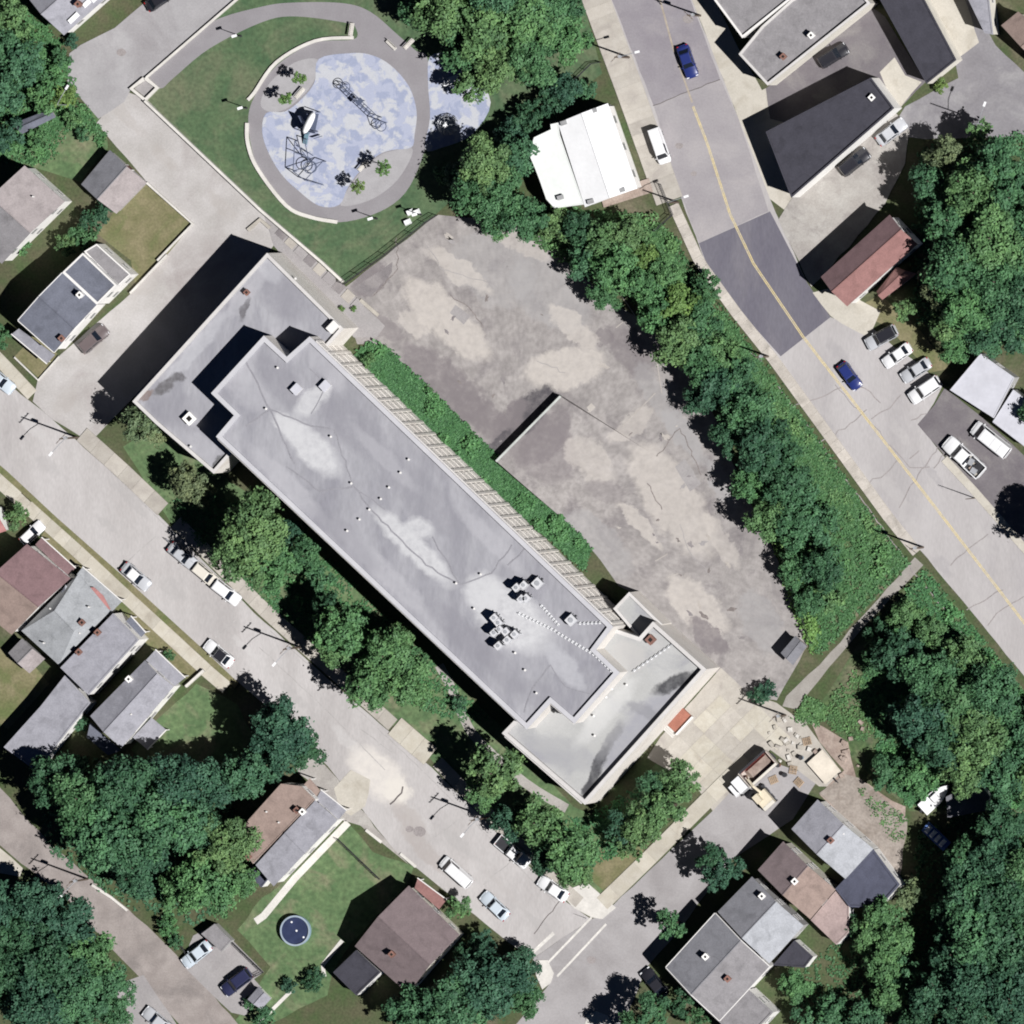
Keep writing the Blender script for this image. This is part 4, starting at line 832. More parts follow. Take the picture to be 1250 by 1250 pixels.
flatb('low dark rear annex of the second row house', [(970, 1148), (992, 1168), (982, 1181), (944, 1178)], 3.6, 'dark', 'white', par=.12, pw=.18, name='annex', cat='annex')
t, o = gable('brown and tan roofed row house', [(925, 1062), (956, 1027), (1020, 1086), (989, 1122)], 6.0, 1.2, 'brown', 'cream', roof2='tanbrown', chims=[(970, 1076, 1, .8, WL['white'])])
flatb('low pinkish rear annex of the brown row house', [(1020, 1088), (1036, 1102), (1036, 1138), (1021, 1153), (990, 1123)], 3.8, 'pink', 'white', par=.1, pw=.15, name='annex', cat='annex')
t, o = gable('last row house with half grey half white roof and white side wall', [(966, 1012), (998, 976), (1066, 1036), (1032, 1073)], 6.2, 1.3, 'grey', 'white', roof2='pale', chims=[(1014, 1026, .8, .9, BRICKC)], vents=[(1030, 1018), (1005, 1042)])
flatb('navy flat-roofed rear wing of the last row house', [(1066, 1037), (1098, 1080), (1080, 1100), (1060, 1108), (1037, 1107), (1020, 1085)], 4.4, 'navy', 'white', par=.2, pw=.25, name='wing', cat='house')
t, o = flatb('large flat taupe commercial building at the top right', [(902, 66), (937, 104), (1062, 4), (1030, -34), (966, 0), (930, 32)], 6.4, 'taupe', 'cream', par=.5, pw=.3, capm=COPE, win=False,  chims=[(990, 43, .7, WL['white']), (956, 69, .4)], name='shop_building', cat='building')
flatb('upper flat grey commercial building with white rim at the top edge', [(872, 0), (906, 46), (966, -2), (985, -60), (850, -60)], 7.0, 'taupe', 'white', par=.4, pw=.25, capm=TRIM, win=False, name='shop_building', cat='building')
flatb('long dark-roofed building in the upper right with pale rim', [(1050, -45), (1102, -50), (1167, 73), (1131, 102)], 5.0, 'dark', 'cream', par=.15, pw=.2, win=False, name='store_building', cat='building')
t, o = flatb('dark flat-roofed block with a white side wall and one hatch', [(935, 161), (1063, 95), (1091, 132), (966, 241)], 6.2, 'dark', 'white', par=.3, pw=.2, win=False, name='store_building', cat='building', chims=[(1064, 119, .3, WL['white'])])
t, o = gable('red roofed house beside the gravel yard', [(1034, 374), (1120, 298), (1086, 262), (1002, 338)], 6.6, 1.7, 'red', 'white', roof2='maroon', vents=[(1028, 340), (1054, 318), (1090, 285)])
gable('small red roofed extension under the trees', [(1070, 356), (1094, 326), (1119, 334), (1077, 366)], 3.4, .8, 'red', 'cream', name='extension', cat='extension', win=False)
t, o = flatb('pale metal-roofed shed by the right hand car park', [(1197, 432), (1238, 461), (1213, 510), (1160, 476)], 4.0, 'metal', 'grey', par=.06, pw=.1, name='shed', cat='shed')
flatb('second pale shed cut by the right edge', [(1237, 476), (1295, 520), (1255, 548), (1212, 515)], 3.6, 'metal', 'grey', par=.06, pw=.1, name='shed', cat='shed')
gable('brown roofed house in the top right corner', [(1222, 31), (1243, 14), (1300, 60), (1275, 84)], 5.0, 1.4, 'tanbrown', 'cream')
flatb('grey roofed house cut by the top edge in the right corner', [(1168, -30), (1202, -45), (1212, 42), (1202, 40)], 5.0, 'grey', 'cream', par=.1, pw=.15)
gable('small dark shed half hidden by vines at the left', [(18, 150), (62, 133), (68, 143), (26, 164)], 2.2, .5, 'slate', 'grey', win=False, name='shed', cat='shed')
gable('tan shed below the maroon house', [(10, 797), (27, 779), (55, 804), (36, 822)], 2.4, .8, 'taupe', 'grey', roof2='beige', win=False, name='shed', cat='shed')
gable('grey shed at the lower tip of the vacant lot', [(953, 797), (971, 776), (985, 789), (968, 812)], 2.6, .3, 'mid', 'stone', win=False, name='shed', cat='shed')
t, o = flatb('brown carport roof beside the silver car', [(246, 1140), (262, 1128), (282, 1148), (270, 1161)], 2.4, 'taupe', 'grey', par=.05, pw=.1, win=False, name='carport', cat='carport')
gable('small grey shed by the dark blue car', [(302, 1220), (316, 1204), (331, 1219), (319, 1232)], 2.3, .5, 'grey', 'white', win=False, name='shed', cat='shed')
gable('coral roofed house corner at the left edge', [(-40, 600), (-5, 618), (8, 648), (-30, 660)], 5, 1, 'coral', 'white', win=False)
flatb('grey canopy building among the lower right trees', [(1155, 973), (1194, 953), (1208, 973), (1204, 989), (1157, 998)], 2.8, 'mid', 'grey', par=.05, pw=.1, win=False, name='shed', cat='shed')
# white building: low apron roof on the left, gable on the right
flatb('', [(683, 165), (712, 249), (677, 254), (667, 243), (659, 220), (654, 207), (646, 188), (652, 168), (673, 158), (672, 152), (681, 150)], 5.2, 'offwhite', 'white', par=.04, pw=.1, win=False, t=gable('white roofed hall between the road and the playground', [(742, 126), (778, 230), (714, 253), (681, 150)], 5.2, .9, 'white', 'white', roof2='white', name='hall', cat='building')[0])
hall = [x for x in bpy.data.objects if x.name.startswith('hall')][0]
for k, (x, y) in enumerate([(688, 150), (725, 135), (684, 241), (721, 246), (759, 232)]):
    p = P(x, y, 5.6); MB().box(p, (.9, .6, .3), .3).build('roof_vent', mat('vent_grey', (.3, .3, .3)), hall, hall.location)

# ------------------------------------------------------------------ vehicles
TYRE = mat('tyre', (.02, .02, .02), rough=.9, grain=.1); RIM = mat('rim', (.5, .5, .52), rough=.35, metal=.6, grain=.03)
CGLASS = mat('car_glass', (.012, .016, .024), rough=.05, spec=.6, grain=0, var=.1)
LAMP = mat('headlamp', (.75, .76, .78), rough=.15, grain=0, var=.02); TAIL = mat('tail_lamp', (.35, .02, .02), rough=.2, grain=0, var=.02)
def paint(n, c): return mat('paint_' + n, c, rough=.32, metal=.0, grain=.02, var=.03, coat=.6, world=False, spec=.5)
PAINT = {'blue': paint('blue', (.02, .032, .15)), 'white': paint('white', (.76, .76, .76)), 'silver': paint('silver', (.46, .47, .49)), 'black': paint('black', (.02, .02, .026)), 'bronze': paint('bronze', (.13, .105, .105)),
         'navy': paint('navy', (.025, .028, .07)), 'pale': paint('pale_blue', (.52, .58, .63)), 'cream': paint('cream', (.68, .64, .56)), 'grey': paint('grey', (.20, .20, .22))}
SPEC = {  # length, width, height, belt, deck profile (t, z), cabin base rear/front, cabin roof rear/front
    'sedan': (4.75, 1.84, 1.45, .93, [(0, .74), (.05, .93), (.2, .99), (.35, .95), (.68, .95), (.8, .90), (.93, .80), (1, .60)], (.12, .70), (.27, .56)),
    'hatch': (4.35, 1.80, 1.50, .95, [(0, .78), (.05, .98), (.15, .98), (.68, .96), (.8, .92), (.93, .82), (1, .62)], (.04, .70), (.12, .55)),
    'suv': (4.75, 1.92, 1.72, 1.08, [(0, .85), (.04, 1.1), (.15, 1.1), (.7, 1.08), (.8, 1.05), (.94, .98), (1, .72)], (.02, .72), (.07, .58)),
    'van': (5.5, 2.0, 2.05, 1.15, [(0, .9), (.02, 1.18), (.2, 1.18), (.8, 1.12), (.88, 1.02), (.96, .90), (1, .70)], (.005, .86), (.02, .74)),
    'pickup': (5.75, 1.98, 1.85, 1.1, [(0, .7), (.02, .72), (.36, .72), (.375, 1.1), (.72, 1.1), (.85, 1.08), (.95, 1.0), (1, .75)], (.39, .74), (.43, .63))}
_cars = {}
def loft_body(L, W, prof):
    mb = MB(); ts = sorted(set([0, .02, .05, .1, .18, .27, .36, .375, .5, .62, .7, .78, .86, .93, .97, 1] + [t for t, z in prof])); rings = []
    def zat(t):
        for (t0, z0), (t1, z1) in zip(prof, prof[1:]):
            if t0 <= t <= t1: return z0 + (z1 - z0) * (t - t0) / (t1 - t0)
        return prof[-1][1]
    for t in ts:
        e = min(t, 1 - t); k = 1 - .22 * max(0, 1 - e / .11) ** 2.2; hw = W / 2 * k; z = zat(t); x = (t - .5) * L
        h = [(hw * .93, .24), (hw, .42), (hw, z * .72), (hw * .97, z * .92), (hw * .86, z), (0, z + .035 * (1 if e > .03 else 0))]
        rings.append([(x, y, zz) for y, zz in h] + [(x, -y, zz) for y, zz in h[-2::-1]])
    n = len(rings[0]); b = len(mb.v)
    for r_ in rings: mb.v += [Vector(p) for p in r_]
    for i in range(len(rings) - 1):
        for j in range(n - 1):
            mb.f.append((b + i * n + j, b + i * n + j + 1, b + (i + 1) * n + j + 1, b + (i + 1) * n + j)); mb.m.append(0)
        mb.f.append((b + i * n, b + (i + 1) * n, b + (i + 1) * n + n - 1, b + i * n + n - 1)); mb.m.append(0)
    mb.f.append(tuple(b + j for j in range(n))); mb.m.append(0); mb.f.append(tuple(b + (len(rings) - 1) * n + j for j in range(n))[::-1]); mb.m.append(0)
    return mb
def car_src(kind):
    if kind in _cars: return _cars[kind]
    L, W, H, belt, prof, cb, cr = SPEC[kind]; out = []
    def add(nm, mb, m, sm=False):
        o = mb.build(nm, m, smooth=sm); COL.objects.unlink(o); out.append(o); return o
    add('body', loft_body(L, W, prof), PAINT['white'], True)
    xb = [(c - .5) * L for c in cb]; xr = [(c - .5) * L for c in cr]; wb = W * .47; wr = W * .385
    zb, zt = belt - .03, H
    base = [Vector((xb[0], -wb, zb)), Vector((xb[1], -wb * .96, zb)), Vector((xb[1], wb * .96, zb)), Vector((xb[0], wb, zb))]
    roof = [Vector((xr[0], -wr, zt - .03)), Vector((xr[1], -wr, zt)), Vector((xr[1], wr, zt)), Vector((xr[0], wr, zt - .03))]
    cab = MB()
    for i in range(4): cab.face([base[i], base[(i + 1) % 4], roof[(i + 1) % 4], roof[i]])
    add('cabin', cab, PAINT['white'])
    rf = MB(); mid = []; ins = [Vector((p.x * 1 - (p.x - sum(q.x for q in roof) / 4) * .12, p.y * .86, p.z + .05)) for p in roof]
    rf.face(ins)
    for i in range(4): rf.face([roof[i], roof[(i + 1) % 4], ins[(i + 1) % 4], ins[i]])
    add('roof', rf, PAINT['white'], True)
    def glass(nm, q, a=.08, b=.93, u=.07):
        q = [Vector(p) for p in q]; n_ = (q[1] - q[0]).cross(q[3] - q[0]).normalized() * .012
        def bl(s_, t_): return (q[0].lerp(q[1], s_)).lerp(q[3].lerp(q[2], s_), t_) + n_
        add(nm, MB().face([bl(u, a), bl(1 - u, a), bl(1 - u, b), bl(u, b)]), CGLASS)
    glass('windscreen', [base[1], base[2], roof[2], roof[1]], .04, .95, .06)
    glass('rear_window', [base[3], base[0], roof[0], roof[3]], .15 if kind != 'van' else .35, .92, .09)
    for i, j in ((0, 1), (2, 3)):
        bq = [base[i], base[j], roof[j], roof[i]]
        q = [Vector(p) for p in bq]; segs = {'pickup': [(.08, .92)], 'van': [(.6, .95)]}.get(kind, [(.08, .47), (.52, .93)])
        if i == 2: segs = [(1 - b_, 1 - a_) for a_, b_ in segs]
        for a_, b_ in segs:
            n_ = (q[1] - q[0]).cross(q[3] - q[0]).normalized() * .012
            bl = lambda s_, t_: (q[0].lerp(q[1], s_)).lerp(q[3].lerp(q[2], s_), t_) + n_
            add('side_window', MB().face([bl(a_, .12), bl(b_, .12), bl(b_ * .97 + .01, .9), bl(a_ * .97 + .02, .9)]), CGLASS)
    for s_ in (-1, 1):
        add('headlight', MB().box((L * .468, s_ * W * .36, prof[-1][1] + .06), (.16, .34, .14)), LAMP)
        add('tail_light', MB().box((-L * .482, s_ * W * .36, .82), (.12, .26, .16)), TAIL)
        add('mirror', MB().box((xb[1] - .25, s_ * (W / 2 + .07), belt + .02), (.12, .2, .14)), PAINT['white'])
    if kind == 'pickup':
        x0, x1 = -L / 2 + .05, (.365 - .5) * L; bed = MB()
        for y in (-1, 1): bed.box(((x0 + x1) / 2, y * (W / 2 - .09), .92), (x1 - x0, .12, .42))
        bed.box((x0 + .04, 0, .90), (.1, W * .84, .40)); add('bed_side', bed, PAINT['white'])
        add('bed_floor', MB().box(((x0 + x1) / 2, 0, .76), (x1 - x0 - .1, W * .84, .05)), DARKM)
    if kind == 'van':
        for x in (-1.6, -.5, .6): add('roof_rib', MB().box((x, 0, H + .06), (.05, W * .6, .03)), PAINT['white'])
    wh = []
    for x in (-.305, .315):
        for y in (-1, 1):
            cy = y * (W / 2 - .11)
            ty = MB().tube([(x * L, cy - .11, .33), (x * L, cy + .11, .33)], .33, 14); o = add('wheel', ty, TYRE)
            r_ = MB().tube([(x * L, cy + y * .08, .33), (x * L, cy + y * .12, .33)], .2, 10); o2 = r_.build('rim', RIM); COL.objects.unlink(o2); wh.append((len(out) - 1, o2))
    _cars[kind] = (out, wh); return _cars[kind]
def car(px, py, dx, dy, kind, col, label, z=.05, cat=None, scale=1.0, roofcol=None, group=None):
    """px,py = centre of the car in the photo, (dx,dy) = the way its nose points in the photo"""
    p = P(px, py, z + .8); q = P(px + dx, py + dy, z + .8); ang = math.atan2(q.y - p.y, q.x - p.x)
    names = {'sedan': 'parked_car', 'hatch': 'parked_car', 'suv': 'parked_car', 'van': 'van', 'pickup': 'pickup_truck'}
    t_ = thing(names[kind], label, cat or {'van': 'van', 'pickup': 'pickup'}.get(kind, 'car'), (p.x, p.y, z), ang, group='cars and vans')
    t_.scale = (scale, scale, scale)
    out, wh = car_src(kind); made = []
    for o in out:
        c_ = inst(o, t_); made.append(c_); nm = o.name.split('.')[0]
        if nm in ('body', 'cabin', 'roof', 'mirror', 'bed_side', 'roof_rib'):
            c_.material_slots[0].link = 'OBJECT'; c_.material_slots[0].material = PAINT[roofcol if roofcol and nm in ('roof',) else col]
    for i, r_ in wh: inst(r_, made[i])
    return t_
car(839, 75, 55, 160, 'sedan', 'blue', 'dark blue car driving on the upper part of the main road')
car(805, 178, 60, 175, 'van', 'white', 'white van parked half on the pavement by the white hall', scale=.93)
car(1037, 459, 100, 140, 'hatch', 'blue', 'dark blue car on the main road near the four parked cars', scale=.97)
car(1076, 412, -145, 80, 'suv', 'silver', 'silver car with a black roof, topmost of the four parked in a row', roofcol='black')
car(1095, 434, -130, 90, 'sedan', 'white', 'white car, second from the top of the four parked in a row', scale=.95)
car(1118, 452, -140, 90, 'sedan', 'silver', 'silver car, third from the top of the four parked in a row', scale=.97)
car(1129, 476, -160, 110, 'suv', 'white', 'white car, lowest of the four parked in a row', scale=1.03)
tr = car(1177, 558, -190, -175, 'pickup', 'white', 'white work truck with junk in its bed at the car park edge', z=.07, scale=1.18)
for k in range(9):
    MB().box((-2.2 + .23 * k, random.uniform(-.6, .6), .95 + .15 * (k % 3)), (random.uniform(.2, .7), random.uniform(.2, .8), random.uniform(.15, .5)), random.uniform(0, 3)).build('junk', [M['kerb'], STEEL, DARKM, M['mulch']][k % 4], tr)
car(1210, 537, -175, -140, 'van', 'white', 'long white van in the right hand car park', z=.07, scale=1.12)
car(1017, 68, 130, -80, 'suv', 'black', 'black car in the drive between the top right buildings', z=.04, scale=.95)
car(1088, 161, 130, -100, 'sedan', 'silver', 'silver car beside the dark flat-roofed block', z=.04)
car(1043, 198, 140, -110, 'suv', 'black', 'black car below the silver car on the gravel yard', z=.04)
car(114, 414, 110, -95, 'suv', 'bronze', 'dark bronze car in the alley by the white side wall', z=.04)
car(0, 464, 1, .85, 'sedan', 'pale', 'pale car cut by the left edge at the kerb')
car(166, 704, 115, 100, 'sedan', 'silver', 'silver car parked by the thin verge', roofcol='white')
car(267, 798, -115, -95, 'sedan', 'white', 'white car with a black roof parked by the verge', roofcol='black')
car(223, 679, 36, 30, 'sedan', 'silver', 'shaded silver car parked under the big street tree')
car(251, 702, 36, 30, 'suv', 'cream', 'cream car partly under the leaves of the big street tree', scale=.9)
car(276, 723, 36, 28, 'suv', 'white', 'white car in the sun at the end of the tree shaded row', scale=.95)
car(557, 1065, -140, -125, 'van', 'white', 'white van parked across from the street trees', scale=.95)
car(604, 1106, -115, -110, 'sedan', 'pale', 'pale blue car behind the white van near the crossing')
car(626, 1040, 130, 110, 'pickup', 'white', 'white pickup parked by the street trees', scale=.97)
car(675, 1085, -110, -75, 'sedan', 'white', 'white car by the bright corner ramp')
car(799, 1200, -60, -75, 'sedan', 'black', 'black car in the shade beside the largest row house', z=.04)
car(240, 1165, -120, 95, 'sedan', 'pale', 'silver car on the pad beside the lane', z=.04)
car(289, 1199, -110, 85, 'suv', 'navy', 'dark navy car beside the small grey shed', z=.04)
car(192, 1246, -60, -50, 'sedan', 'silver', 'pale car cut by the bottom edge beside the lane', z=.04)
car(39, 651, 80, -75, 'hatch', 'white', 'white car tucked beside the maroon roofed house', z=.02, scale=.92)
car(196, -2, 60, -40, 'sedan', 'black', 'black car cut by the top edge on the dead-end street')

# dump truck and digger
def dump_truck(px, py, dx, dy):
    p = P(px, py, 1.2); q = P(px + dx, py + dy, 1.2); a = math.atan2(q.y - p.y, q.x - p.x)
    t_ = thing('dump_truck', 'white cabbed dump truck with an open red bed on the apron', 'truck', (p.x, p.y, .06), a)
    RED = mat('bed_red', (.30, .05, .04), grain=.15)
    MB().box((-.2, 0, .75), (7.4, .95, .3)).build('chassis', DARKM, t_)
    b = MB()
    for y in (-1, 1): b.box((-1.2, y * 1.2, 1.75), (4.9, .14, 1.35))
    b.box((-3.65, 0, 1.75), (.14, 2.5, 1.35)).box((1.25, 0, 1.9), (.14, 2.5, 1.65)).box((-1.2, 0, 1.1), (4.9, 2.4, .14))
    bed = b.build('bed', mat('dusty_cream', (.50, .45, .40), grain=.15), t_)
    lin = MB()
    for y in (-1, 1): lin.box((-1.2, y * 1.115, 1.8), (4.7, .02, 1.2))
    lin.box((-3.56, 0, 1.8), (.02, 2.2, 1.2)); lin.build('bed_lining', RED, bed)
    for y in (-1, 1): MB().box((-1.2, y * 1.2, 2.48), (5.0, .34, .12)).build('bed_rail', PAINT['cream'] if y > 0 else DARKM, bed)
    ld = MB(); ld.box((-1.4, 0, 1.4), (4.2, 2.1, .5), top=.75); ld.build('load', M['mulch'], bed)
    MB().box((2.2, 0, 1.55), (1.5, 2.3, 1.9), top=.92).build('cab', PAINT['white'], t_); MB().box((3.3, 0, 1.15), (1.1, 1.9, 1.0), top=.88).build('hood', PAINT['white'], t_)
    MB().box((2.93, 0, 2.0), (.06, 1.9, .75)).build('windscreen', CGLASS, t_)
    for x in (-2.9, -1.6, 2.9):
        for y in (-1, 1):
            w = MB().tube([(x, y * 1.0 - .2, .5), (x, y * 1.0 + .2, .5)], .5, 14).build('wheel', TYRE, t_); MB().tube([(x, y * 1.0 + y * .19, .5), (x, y * 1.0 + y * .22, .5)], .26, 10).build('rim', RIM, w)
    for y in (-1, 1): MB().box((3.87, y * .75, .95), (.08, .3, .2)).build('headlight', LAMP, t_); MB().box((2.8, y * 1.35, 1.9), (.1, .2, .4)).build('mirror', DARKM, t_)
dump_truck(919, 945, -190, 170)
p = P(932, 974, 1.0); dg = thing('digger', 'cream tracked digger beside the dump truck', 'digger', (p.x, p.y, .06), 2.3)
YEL = mat('digger_cream', (.62, .55, .42), grain=.06, var=.05, rough=.5)
for y in (-1, 1):
    k = MB().box((0, y * .95, .35), (3.0, .45, .7)).build('track', DARKM, dg)
    for x in (-1.1, 0, 1.1): MB().tube([(x, y * 1.16, .35), (x, y * 1.2, .35)], .25, 10).build('track_wheel', STEEL, k)
MB().box((-.3, 0, 1.2), (2.4, 2.0, .9), top=.95).build('body', YEL, dg); MB().box((.35, .5, 2.05), (1.3, .95, 1.3), top=.9).build('cab', YEL, dg); MB().box((1.01, .5, 2.1), (.04, .75, .8)).build('cab_window', CGLASS, dg)
MB().box((-1.35, 0, 1.3), (.5, 1.9, .8)).build('counterweight', PAINT['cream'], dg)
MB().tube([(.7, -.3, 1.4), (2.0, -.3, 3.0), (3.2, -.3, 2.6)], .2, 6).build('boom', YEL, dg); MB().tube([(3.1, -.3, 2.7), (3.9, -.3, 1.0)], .16, 6).build('dipper_arm', YEL, dg); MB().box((4.0, -.3, .6), (.6, .9, .6), top=.7).build('bucket', STEEL, dg)
p = P(1006, 936, .5); t_ = thing('trailer_deck', 'cream flat trailer deck beside the bare earth', 'trailer', (p.x, p.y, .07), -.84)
MB().box((0, 0, .65), (3.9, 2.9, .16)).build('deck', mat('deck_cream', (.62, .56, .47), grain=.06), t_)
for x in (-.5, .5):
    for y in (-1, 1): MB().tube([(x, y * 1.2 - .12, .3), (x, y * 1.2 + .12, .3)], .3, 12).build('wheel', TYRE, t_)
MB().box((2.4, 0, .5), (1.2, .12, .12)).build('drawbar', DARKM, t_)
rb = random.Random(3)
spots = sorted([(rb.gauss(963, 13), rb.gauss(912, 16)) for k in range(30)], key=lambda q: q[1]) + sorted([(rb.gauss(1032, 10), rb.gauss(920, 16)) for k in range(14)], key=lambda q: q[1])
for k, (x, y) in enumerate(spots):
    s_ = rb.uniform(.3, .95); p = P(x, y, .1); mb = MB(); mb.box((0, 0, s_ * .25), (s_, s_ * rb.uniform(.6, 1), s_ * .5), rb.uniform(0, 3), top=rb.uniform(.55, .85), shear=(rb.uniform(-.1, .1), rb.uniform(-.1, .1)))
    o = mb.build('rubble_block', [M['white_conc'], M['slab2'], M['kerb']][k % 3] if k < 30 else M['mulch']); o.location = (p.x, p.y, .05)
    tag(o, f'broken concrete lump near the truck, {ORD[k]} from the top' if k < 30 else f'brown rubble lump on the bare earth, {ORD[k - 30]} from the top', 'rubble', 'concrete rubble by the truck' if k < 30 else 'brown rubble on the earth')
for k, (x, y, l) in enumerate([(944, 952, 'beside the digger bucket'), (968, 940, 'left of the trailer deck'), (975, 955, 'above the last row house'), (985, 905, 'by the footpath foot rubble')]):
    p = P(x, y, .3); t_ = thing('pallet', 'worn timber pallet ' + l, 'pallet', (p.x, p.y, .06), .4 + k); WD = mat('pallet_wood', (.36, .27, .19), grain=.2, rnd=.2)
    for i in range(5): MB().box((-.5 + .25 * i, 0, .16), (.16, 1.1, .03)).build('board', WD, t_)
    for i in (-.45, 0, .45): MB().box((0, i, .07), (1.2, .1, .12)).build('runner', WD, t_)
for k, (x, y, l) in enumerate([(950, 934, 'rust brown', ), (958, 946, 'dark grey'), (978, 925, 'pale blue')]):
    p = P(x, y, .5); t_ = thing('steel_drum', l + ' steel drum in the work area', 'drum', (p.x, p.y, .06)); c_ = [(.22, .09, .05), (.08, .08, .085), (.25, .32, .38)][k]
    MB().tube([(0, 0, 0), (0, 0, .85)], .3, 14).build('shell', mat('drum%d' % k, c_, grain=.15), t_); MB().tube([(0, 0, .85), (0, 0, .88)], .32, 14).build('rim', DARKM, t_)
# boats and tarps in the lower right
p = P(1142, 974, 1.0); t_ = thing('boat', 'white boat on the edge of the lower right trees', 'boat', (p.x, p.y, 0), .75)
hull = MB(); n = 8; rg_ = []
for i in range(n + 1):
    u = i / n; w_ = 1.0 * (1 - max(0, u - .45) ** 2 * 3.0); rg_.append([(u * 5 - 2.5, -w_, 1.1), (u * 5 - 2.5, -w_ * .6, .4), (u * 5 - 2.5, w_ * .6, .4), (u * 5 - 2.5, w_, 1.1)])
for i in range(n):
    for j in range(3): hull.face([rg_[i][j], rg_[i + 1][j], rg_[i + 1][j + 1], rg_[i][j + 1]])
hull.build('hull', PAINT['white'], t_)
dk = MB()
for i in range(n): dk.face([rg_[i][0], rg_[i + 1][0], rg_[i + 1][3], rg_[i][3]])
dk.build('deck', RF['white'], t_); MB().box((0, 0, 1.4), (1.2, 1.2, .6), top=.8).build('cabin', PAINT['white'], t_); MB().box((-2.7, 0, 1.0), (.4, .3, .8)).build('motor', DARKM, t_)
p = P(1143, 1021, .6); t_ = thing('covered_trailer', 'blue and white covered trailer under the lower right trees', 'trailer', (p.x, p.y, 0), -.75)
MB().box((0, 0, .7), (4.2, 1.6, .5)).build('bed', mat('tarp_blue', (.10, .18, .42), grain=.1), t_)
for x in (-1.4, -.5, .4, 1.3): MB().box((x, 0, 1.05), (.6, 1.2, .3), top=.7).build('white_bundle', RF['white'], t_)
for y in (-1, 1): MB().tube([(0, y * .85 - .1, .3), (0, y * .85 + .1, .3)], .3, 12).build('wheel', TYRE, t_)

# ------------------------------------------------------------------ pool, playground, poles
p = P(361, 1136, .6); t_ = thing('swimming_pool', 'round above-ground pool with dark water on the back lawn', 'pool', (p.x, p.y, 0))
w = MB(); n = 40; ro, ri = 2.1, 1.96
for i in range(n):
    a0, a1 = 2 * math.pi * i / n, 2 * math.pi * (i + 1) / n
    c0, s0, c1, s1_ = math.cos(a0), math.sin(a0), math.cos(a1), math.sin(a1)
    w.face([(c0 * ro, s0 * ro, 0), (c1 * ro, s1_ * ro, 0), (c1 * ro, s1_ * ro, 1.1), (c0 * ro, s0 * ro, 1.1)]); w.face([(c0 * ri, s0 * ri, .5), (c0 * ri, s0 * ri, 1.1), (c1 * ri, s1_ * ri, 1.1), (c1 * ri, s1_ * ri, .5)])
w.build('pool_wall', mat('pool_blue', (.25, .36, .45), grain=.05), t_)
w = MB()
for i in range(n):
    a0, a1 = 2 * math.pi * i / n, 2 * math.pi * (i + 1) / n
    w.face([(math.cos(a0) * (ro + .04), math.sin(a0) * (ro + .04), 1.12), (math.cos(a1) * (ro + .04), math.sin(a1) * (ro + .04), 1.12), (math.cos(a1) * (ri - .06), math.sin(a1) * (ri - .06), 1.12), (math.cos(a0) * (ri - .06), math.sin(a0) * (ri - .06), 1.12)])
w.build('rim', mat('pool_rim', (.30, .36, .42), grain=.04), t_)
MB().face([(math.cos(2 * math.pi * i / n) * ri, math.sin(2 * math.pi * i / n) * ri, .92) for i in range(n)]).build('water', mat('pool_water', (.035, .045, .095), rough=.15, grain=.1, gscale=1, spec=.5), t_)
for k, (x, y) in enumerate([(.2, 0), (-.5, 1.2), (1.2, -.9)]): MB().tube([(x, y, .9), (x, y, 1.0)], .14, 8).build('float', RF['white'], t_)

PM = mat('play_metal', (.10, .12, .18), rough=.5, metal=.2, grain=.06)
def frame(label, segs, posts, r=.05, name='climbing_frame', hoops=(), panels=()):
    c0 = P(*posts[0][:2]); t_ = thing(name, label, 'climbing frame', c0); t_.location.z = .048
    O = Vector((c0.x, c0.y, 0))
    for x, y, h in posts:
        q = P(x, y, 0) - O; MB().tube([(q.x, q.y, 0), (q.x, q.y, h)], r * 1.2, 8).build('post', PM, t_)
    for (x0, y0, h0), (x1, y1, h1) in segs:
        a, b = P(x0, y0, 0) - O, P(x1, y1, 0) - O; a.z, b.z = h0, h1; MB().tube([a, b], r, 6).build('bar', PM, t_)
    for x, y, h, rr in hoops:
        q = P(x, y, 0) - O; MB().tube([(q.x + rr * math.cos(i * math.pi / 9), q.y + rr * math.sin(i * math.pi / 9), h) for i in range(19)], r, 6, cap=False).build('hoop', PM, t_)
    for x, y, h, d_, a_, m_ in panels:
        q = P(x, y, 0) - O; MB().box((q.x, q.y, h), d_, a_).build('panel', m_, t_)
    return t_
frame('dark tube climbing frame with a round hoop, lower left of the play surface',
      [((364, 172, 2.2), (362, 209, 2.2)), ((362, 209, 2.2), (376, 220, 2.0)), ((376, 220, 2.0), (398, 197, 2.2)), ((398, 197, 2.2), (374, 205, 2.2)), ((364, 172, 2.2), (380, 195, 1.8)), ((364, 186, 2.2), (382, 193, 1.8)), ((376, 170, 2.2), (380, 195, 1.8)), ((370, 180, 1.4), (385, 190, 1.4)), ((376, 220, 2.0), (396, 226, .3)), ((362, 209, 2.2), (374, 205, 2.2))],
      [(364, 172, 2.2), (362, 209, 2.2), (376, 220, 2.0), (398, 197, 2.2), (380, 195, 1.8), (376, 170, 2.2)], .06, hoops=[(382, 204, 2.1, .85), (382, 204, 1.2, .8)])
